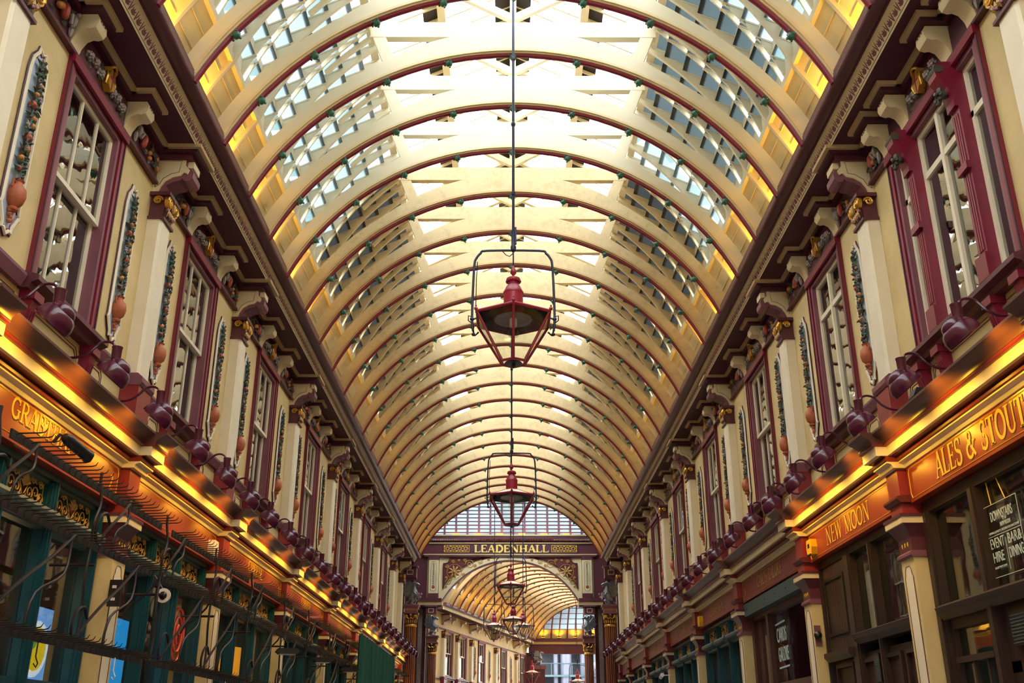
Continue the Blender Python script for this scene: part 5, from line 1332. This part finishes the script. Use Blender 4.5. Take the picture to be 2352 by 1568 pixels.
# entablature
struct('trim_48', MB().box(-4.35, YG-.10, 10.36, 4.35, YG+.3, 10.44).box(-4.6, YG-.22, 11.24, 4.6, YG+.3, 11.38).box(-4.5, YG-.02, 10.44, 4.5, YG+.3, 11.2), M['plum'])
struct('trim_49', MB().box(-4.4, YG-.12, 10.44, 4.4, YG+.1, 10.50).box(-4.4, YG-.1, 11.02, 4.4, YG+.1, 11.08).box(-4.5, YG-.26, 11.38, 4.5, YG+.3, 11.46), M['tan'])
mb = MB()
for k in range(100): mb.ball((-4.4+k*.0889, YG-.16, 11.19), (.035, .05, .045), 5, 4)
struct('trim_50', mb, M['fruitr'])
t = thing('name_board', 'long plum board with gilded LEADENHALL letters over the great arch', 'sign', (0, YG, 0), 0)
MB().box(-3.45, -.06, 10.52, 3.45, -.02, 11.01).build('board', M['dark'], t)
lt = serif_text('LEADENHALL', .36, 3.8, 0, 10.59, 0, .03, 1.75); lt.v = [(p[1]+.06, -.06-p[0], p[2]) for p in lt.v]; lt.build('gilded_lettering', mat('bright_gilding', 'e9c862', .5), t)
for sg in (-1, 1):
    mb = MB(); x0, x1 = (2.10, 3.36); 
    for za in (10.60, 10.93): mb.box(sg*x0, -.075, za, sg*x1, -.06, za+.02)
    for xa in (x0, x1): mb.box(sg*xa-.01, -.075, 10.60, sg*xa+.01, -.06, 10.95)
    for k in range(4):
        cx_ = x0+.17+k*.31
        for q in range(8): a_ = q*pi/4; mb.ball((sg*cx_+.09*cos(a_), -.065, 10.775+.09*sin(a_)), (.05, .012, .02), 5, 4, Matrix.Rotation(-a_, 3, 'Y'))
        mb.ball((sg*(cx_+.155), -.065, 10.67), (.05, .012, .03), 5, 4); mb.ball((sg*(cx_+.155), -.065, 10.88), (.05, .012, .03), 5, 4)
    mb.build('gilded_ornament', M['goldp'], t)
# lunette
t = thing('window_97', None, None, (0, YG+.1, 0), 0, kind='structure')
mb = MB()
for k in range(-7, 8): x = (k+.5)*.587-.15; mb.box(x-.045, -.06, 11.46, x+.045, .06, 13.9)
for k in range(13): mb.box(-4.5, -.03, 11.60+k*.19, 4.5, .03, 11.65+k*.19)
mb.build('frame', M['mauve'], t)
mb = MB()
for k in range(13): z = 11.46+k*.19; mb.add([(-4.5, .05, z), (4.5, .05, z), (4.5, .0, z+.19), (-4.5, .0, z+.19)], [(0, 1, 2, 3)])
mb.build('glass', G['lun'], t)
struct('wall_gable_side', MB().box(-9, YG+.25, 11.4, -4.4, YG+.5, 14).box(4.4, YG+.25, 11.4, 9, YG+.5, 14), M['room'])
for k in range(6):
    o = MB().box(-.17, -.05, 0, .17, .05, .06).build('strip_light', M['led'], None); o.location = (-2.8+k*1.13, YG-.12, 11.46)
    tag(o, 'short glowing yellow strip on the ledge below the lunette window, %s from the left' % ('first second third fourth fifth sixth'.split()[k]), 'light', 'yellow strips under the lunette window')
# ================================================================ FAR HALL, turning to the right
TH = R(14.8); OX, OY = .15, 51.55; K = .93
MF = Matrix.Translation((OX, OY, 0)) @ Matrix.Rotation(-TH, 4, 'Z')
def fstruct(name, mb, m, smooth=False):
    o = struct(name, mb, m, smooth); o.matrix_world = MF; o.location = (OX, OY, 0); o.rotation_euler = (0, 0, -TH); return o
def fplace(root, lx, ly, z, label=None, rz=0, sc_=K):
    p = MF @ Vector((lx, ly, 0)); o = dup(root, (p.x, p.y, z), rz-TH, label); o.scale = (sc_, sc_, sc_); return o
FW = [(2.1, 3.45), (4.6, 5.95), (8.3, 9.8), (13.3, 14.8), (18.3, 19.8)]
mb = MB(); X0, X1 = -4.5, -4.3
mb.box(X0, .1, 0, X1, 21, 4.85); mb.box(X0, .1, 7.14, X1, 21, 8.2)
e = [.1]+[v for w_ in FW for v in w_]+[21]
for k in range(0, len(e), 2): mb.box(X0, e[k], 4.85, X1, e[k+1], 7.14)
fstruct('wall_far_left', mb, M['wall'])
fstruct('wall_far_left_back', MB().box(-5.6, .1, 3, -5.5, 21, 8.2).box(-5.6, .1, 8.1, -4.5, 21, 8.2).box(-5.6, .1, 4.3, -4.5, 21, 4.4).box(-5.6, .1, 4.3, -4.5, .2, 8.2).box(-5.6, 20.9, 4.3, -4.5, 21, 8.2), M['room'])
fstruct('wall_far_right', MB().box(4.3, 1.4, 0, 4.5, 24, 8.3), M['wall'])
fstruct('trim_51', MB().box(-4.3, .1, 8.0, -3.75, 21.3, 8.08).box(3.75, .1, 8.0, 4.3, 24, 8.08), M['dark'])
fstruct('trim_52', MB().box(-3.77, .1, 7.98, -3.70, 21.3, 8.14).box(3.70, .1, 7.98, 3.77, 24, 8.14), M['cream'])
fstruct('trim_53', MB().prism([(-3.72, 8.14), (-3.66, 8.14), (-3.58, 8.20), (-3.56, 8.28), (-3.6, 8.32), (-3.95, 8.32), (-3.95, 8.1), (-3.72, 8.1)], 'y', .1, 21.3).prism([(3.72, 8.14), (3.66, 8.14), (3.58, 8.20), (3.56, 8.28), (3.6, 8.32), (3.95, 8.32), (3.95, 8.1), (3.72, 8.1)], 'y', .1, 24), M['gut'])
fstruct('trim_54', MB().box(-4.3, .1, 7.16, -4.24, 21, 7.22).box(-4.3, .1, 4.68, -4.22, 21, 4.78).box(-4.3, .1, 3.9, -4.1, 21, 4.05), M['plum'])
def floc(lx, ly): return MF @ Vector((lx, ly, 0))
for k, (ya, yb) in enumerate(FW):
    o = fplace(sash[('sash', False)], -4.3, (ya+yb)/2, -.45); o.name = 'window_%d' % (60+k)
for k, y in enumerate((1.75, 4.15, 6.75, 11.95, 17.05)):
    fplace(pil0, -4.3, y, -.45, 'small cream pilaster in the far curved hall, %s of its row' % od(k))
for k, y in enumerate((7.6, 10.7, 12.6, 15.8, 17.7)):
    fplace(rel[0], -4.3, y, -.45, 'small fruit relief panel in the far curved hall, %s of its row' % od(k))
for k in range(12):
    fplace(big0 if k % 3 == 0 else sml0, -4.3, 1.7+k*1.66, -.10, 'scroll bracket under the gutter of the far curved hall, %s of its row' % od(k))
for k in range(17):
    fplace(ribB, 0, .95+k*1.25, -.095, 'arched roof rib of the far curved hall, %s of its row' % od(k))
def fz(z): return z*K-.095
far_ld = [c_ for c_ in up0.children if c_.type == 'LIGHT'][0].data.copy(); far_ld.energy = UP_W*4
for s, sn, rz in SIDES:
    pp = [shellp(69-i*2.5) for i in range(7)]+[(x*1.012, RC+(z-RC)*1.012) for x, z in [shellp(54+i*2.5) for i in range(7)]]
    fstruct('ceiling_far_boards_'+sn, MB().prism([(s*p[0]*K, fz(p[1])) for p in pp], 'y', .1 if s < 0 else 1.3, 21.5), M['board'], True)
    for k in range(1 if s > 0 else 0, 16):
        fr, gl = louvre_unit(1.25/K, M['roofd'], G['louvd'])
        t = thing('window_%d' % (200+k+(0 if s > 0 else 20)), None, None, kind='structure')
        p = floc(0, .95+k*1.25+(0 if s > 0 else 1.25)); t.location = (p.x, p.y, -.095); t.rotation_euler = (0, 0, -TH+(0 if s > 0 else pi)); t.scale = (K, K, K)
        key = ('far',)
        if key not in meshc: meshc[key] = (fr.build('frame', M['roofd'], t).data, gl.build('glass', G['louvd'], t).data)
        else:
            for nm, me in zip(('frame', 'glass'), meshc[key]):
                o = bpy.data.objects.new(nm, me); C.objects.link(o); o.parent = t
        if k < 15:
            p = floc(s*3.75, .95+(k+.5)*1.25)
            up1 = dup(up0, (p.x, p.y, 8.33), -TH+(0 if s < 0 else pi), 'amber uplight in the far curved hall, %s side, %s' % (sn, od(k)))
            for ch in up1.children:
                if ch.type == 'LIGHT': ch.data = far_ld
t = thing('window_96', None, None, (OX, OY, 0), -TH, kind='structure')
mb = MB()
for sg in (-1, 1): mb.add([(sg*2.32*K, .1, fz(12.12)), (0, .1, fz(13.27)), (0, 21.5, fz(13.27)), (sg*2.32*K, 21.5, fz(12.12))], [(0, 1, 2, 3)])
mb.build('glass', G['sky'], t)
mb = MB()
for k in range(1, 60): mb.prism([(-2.1, fz(12.05)), (-2.1, fz(12.12)), (0, fz(13.26)), (2.1, fz(12.12)), (2.1, fz(12.05)), (0, fz(13.19))], 'y', k*.35, k*.35+.03)
mb.build('frame', M['cream'], t)
# end of the far hall: entablature over the opening, glazed hip above
struct('wall_far_end', MB().box(1.3, 71.9, 7.35, 12, 72.3, 8.3).box(-1, 72.0, 0, 2.05, 72.3, 7.4), M['plum'])
struct('trim_55', MB().box(1.3, 71.8, 7.95, 12, 71.95, 8.12), M['tan'])
struct('trim_56', MB().box(1.3, 71.75, 8.12, 12, 71.95, 8.34).box(1.3, 71.82, 7.3, 12, 71.95, 7.45), M['plum'])
cx0 = 5.4
t = thing('window_95', None, None, (cx0, 72.3, 8.3), 0, kind='structure')
def hip(q, z): # slanting surface
    r = 4.3*cos(math.asin(min(1, z/4.0))); return (-r*cos(q), -3.2*(z/4.0)**1.3, z)
fr, gl, bd = MB(), MB(), MB()
NZ = 12; xs = [-4.2+k*.56 for k in range(16)]
def yy(z): return -(z/4.0)**1.2*2.5
zs_ = [4.0*i/NZ for i in range(NZ+1)]
for x in xs:
    zt = sqrt(max(.05, 4.3**2-x*x))*.95
    pts = [(x*(1-.35*(z/4.0)**2), yy(z), z) for z in zs_ if z <= zt+.3]
    if len(pts) > 1: fr.tube(pts, .055, 5)
for i in range(NZ):
    z0, z1 = zs_[i], zs_[i+1]; k0, k1 = (1-.35*(z0/4.0)**2), (1-.35*(z1/4.0)**2)
    q = [(-4.3*k0, yy(z0)+.05, z0), (4.3*k0, yy(z0)+.05, z0), (4.3*k1, yy(z1)+.05, z1), (-4.3*k1, yy(z1)+.05, z1)]
    (bd if i < 2 else gl).add(q, [(0, 1, 2, 3)])
    if i >= 2: fr.box(-4.3*k0, yy(z0)-.01, z0-.02, 4.3*k0, yy(z0)+.03, z0+.02)
fr.build('frame', M['mauve'], t, True); gl.build('glass', G['lun'], t); bd.build('boards', M['board'], t)
for k in range(5):
    dup(up0, (2.3+k*1.12, 71.9, 8.36), pi/2*3+pi, 'amber uplight below the glazed hip at the far end, %s from the left' % ('first second third fourth fifth'.split()[k]))
fstruct('wall_far_gable', MB().box(-4.4, 21.3, 8.2, 5, 21.5, 8.3), M['plum'])
dup(drg, (2.0, 70.6, 6.455), 0, 'winged dragon statue in profile at the end of the far curved hall')
t = thing('statue_plinth', 'plum plinth under the dragon at the end of the far curved hall', 'plinth', (2.0, 70.6, 0), 0)
MB().box(-.35, -.35, 0, .35, .35, 6.2).build('shaft', M['plum'], t); MB().box(-.42, -.42, 6.2, .42, .42, 6.45).build('cap', M['mauve'], t)
# ---------------------------------------------------------------- outside: a building wrapped in steel pipes
t = thing('pipe_clad_building', 'pale modern building with pipes and ducts seen through the far opening', 'building', (6, 92, 0), 0)
MB().box(-10, 0, 0, 10, 1, 11).build('wall', M['extw'], t)
for k, (x, r_) in enumerate(((-3.6, .35), (-2.0, .22), (-1.1, .5), (.5, .4), (1.5, .28), (3.0, .5))):
    MB().tube([(x, -1.0, 0), (x, -1.0, 12)], r_, 14).build('vertical_pipe', M['ext'], t, True)
mb = MB(); mb.tube([(-4, -1.8, 5.8), (4, -1.8, 5.8)], .45, 14); mb.build('duct', M['ext'], t, True)
mb = MB(); mb.tube([(.8, -2.2, 4.2), (.8, -2.2, 7.2), (1.1, -2.2, 7.7), (1.8, -2.2, 7.9), (3, -2.2, 7.9)], .35, 12); mb.build('bent_duct', M['ext'], t, True)
for z in (3.2, 6.9, 9.0): MB().box(-6, -1.6, z, 6, -.1, z+.16).build('walkway', M['tealg'], t)
mb = MB()
for k in range(14): mb.tube([(-6+k*.9, -1.5, 7.06), (-6+k*.9, -1.5, 8.0)], .03, 4)
mb.tube([(-6, -1.5, 8.0), (6, -1.5, 8.0)], .03, 4); mb.build('railing', M['tealg'], t)
MB().box(-4.9, -1.9, 4.6, -4.1, -1.3, 8.2).box(-3.2, -1.5, 3.5, -2.6, -.9, 6.2).build('service_box', M['ext'], t)
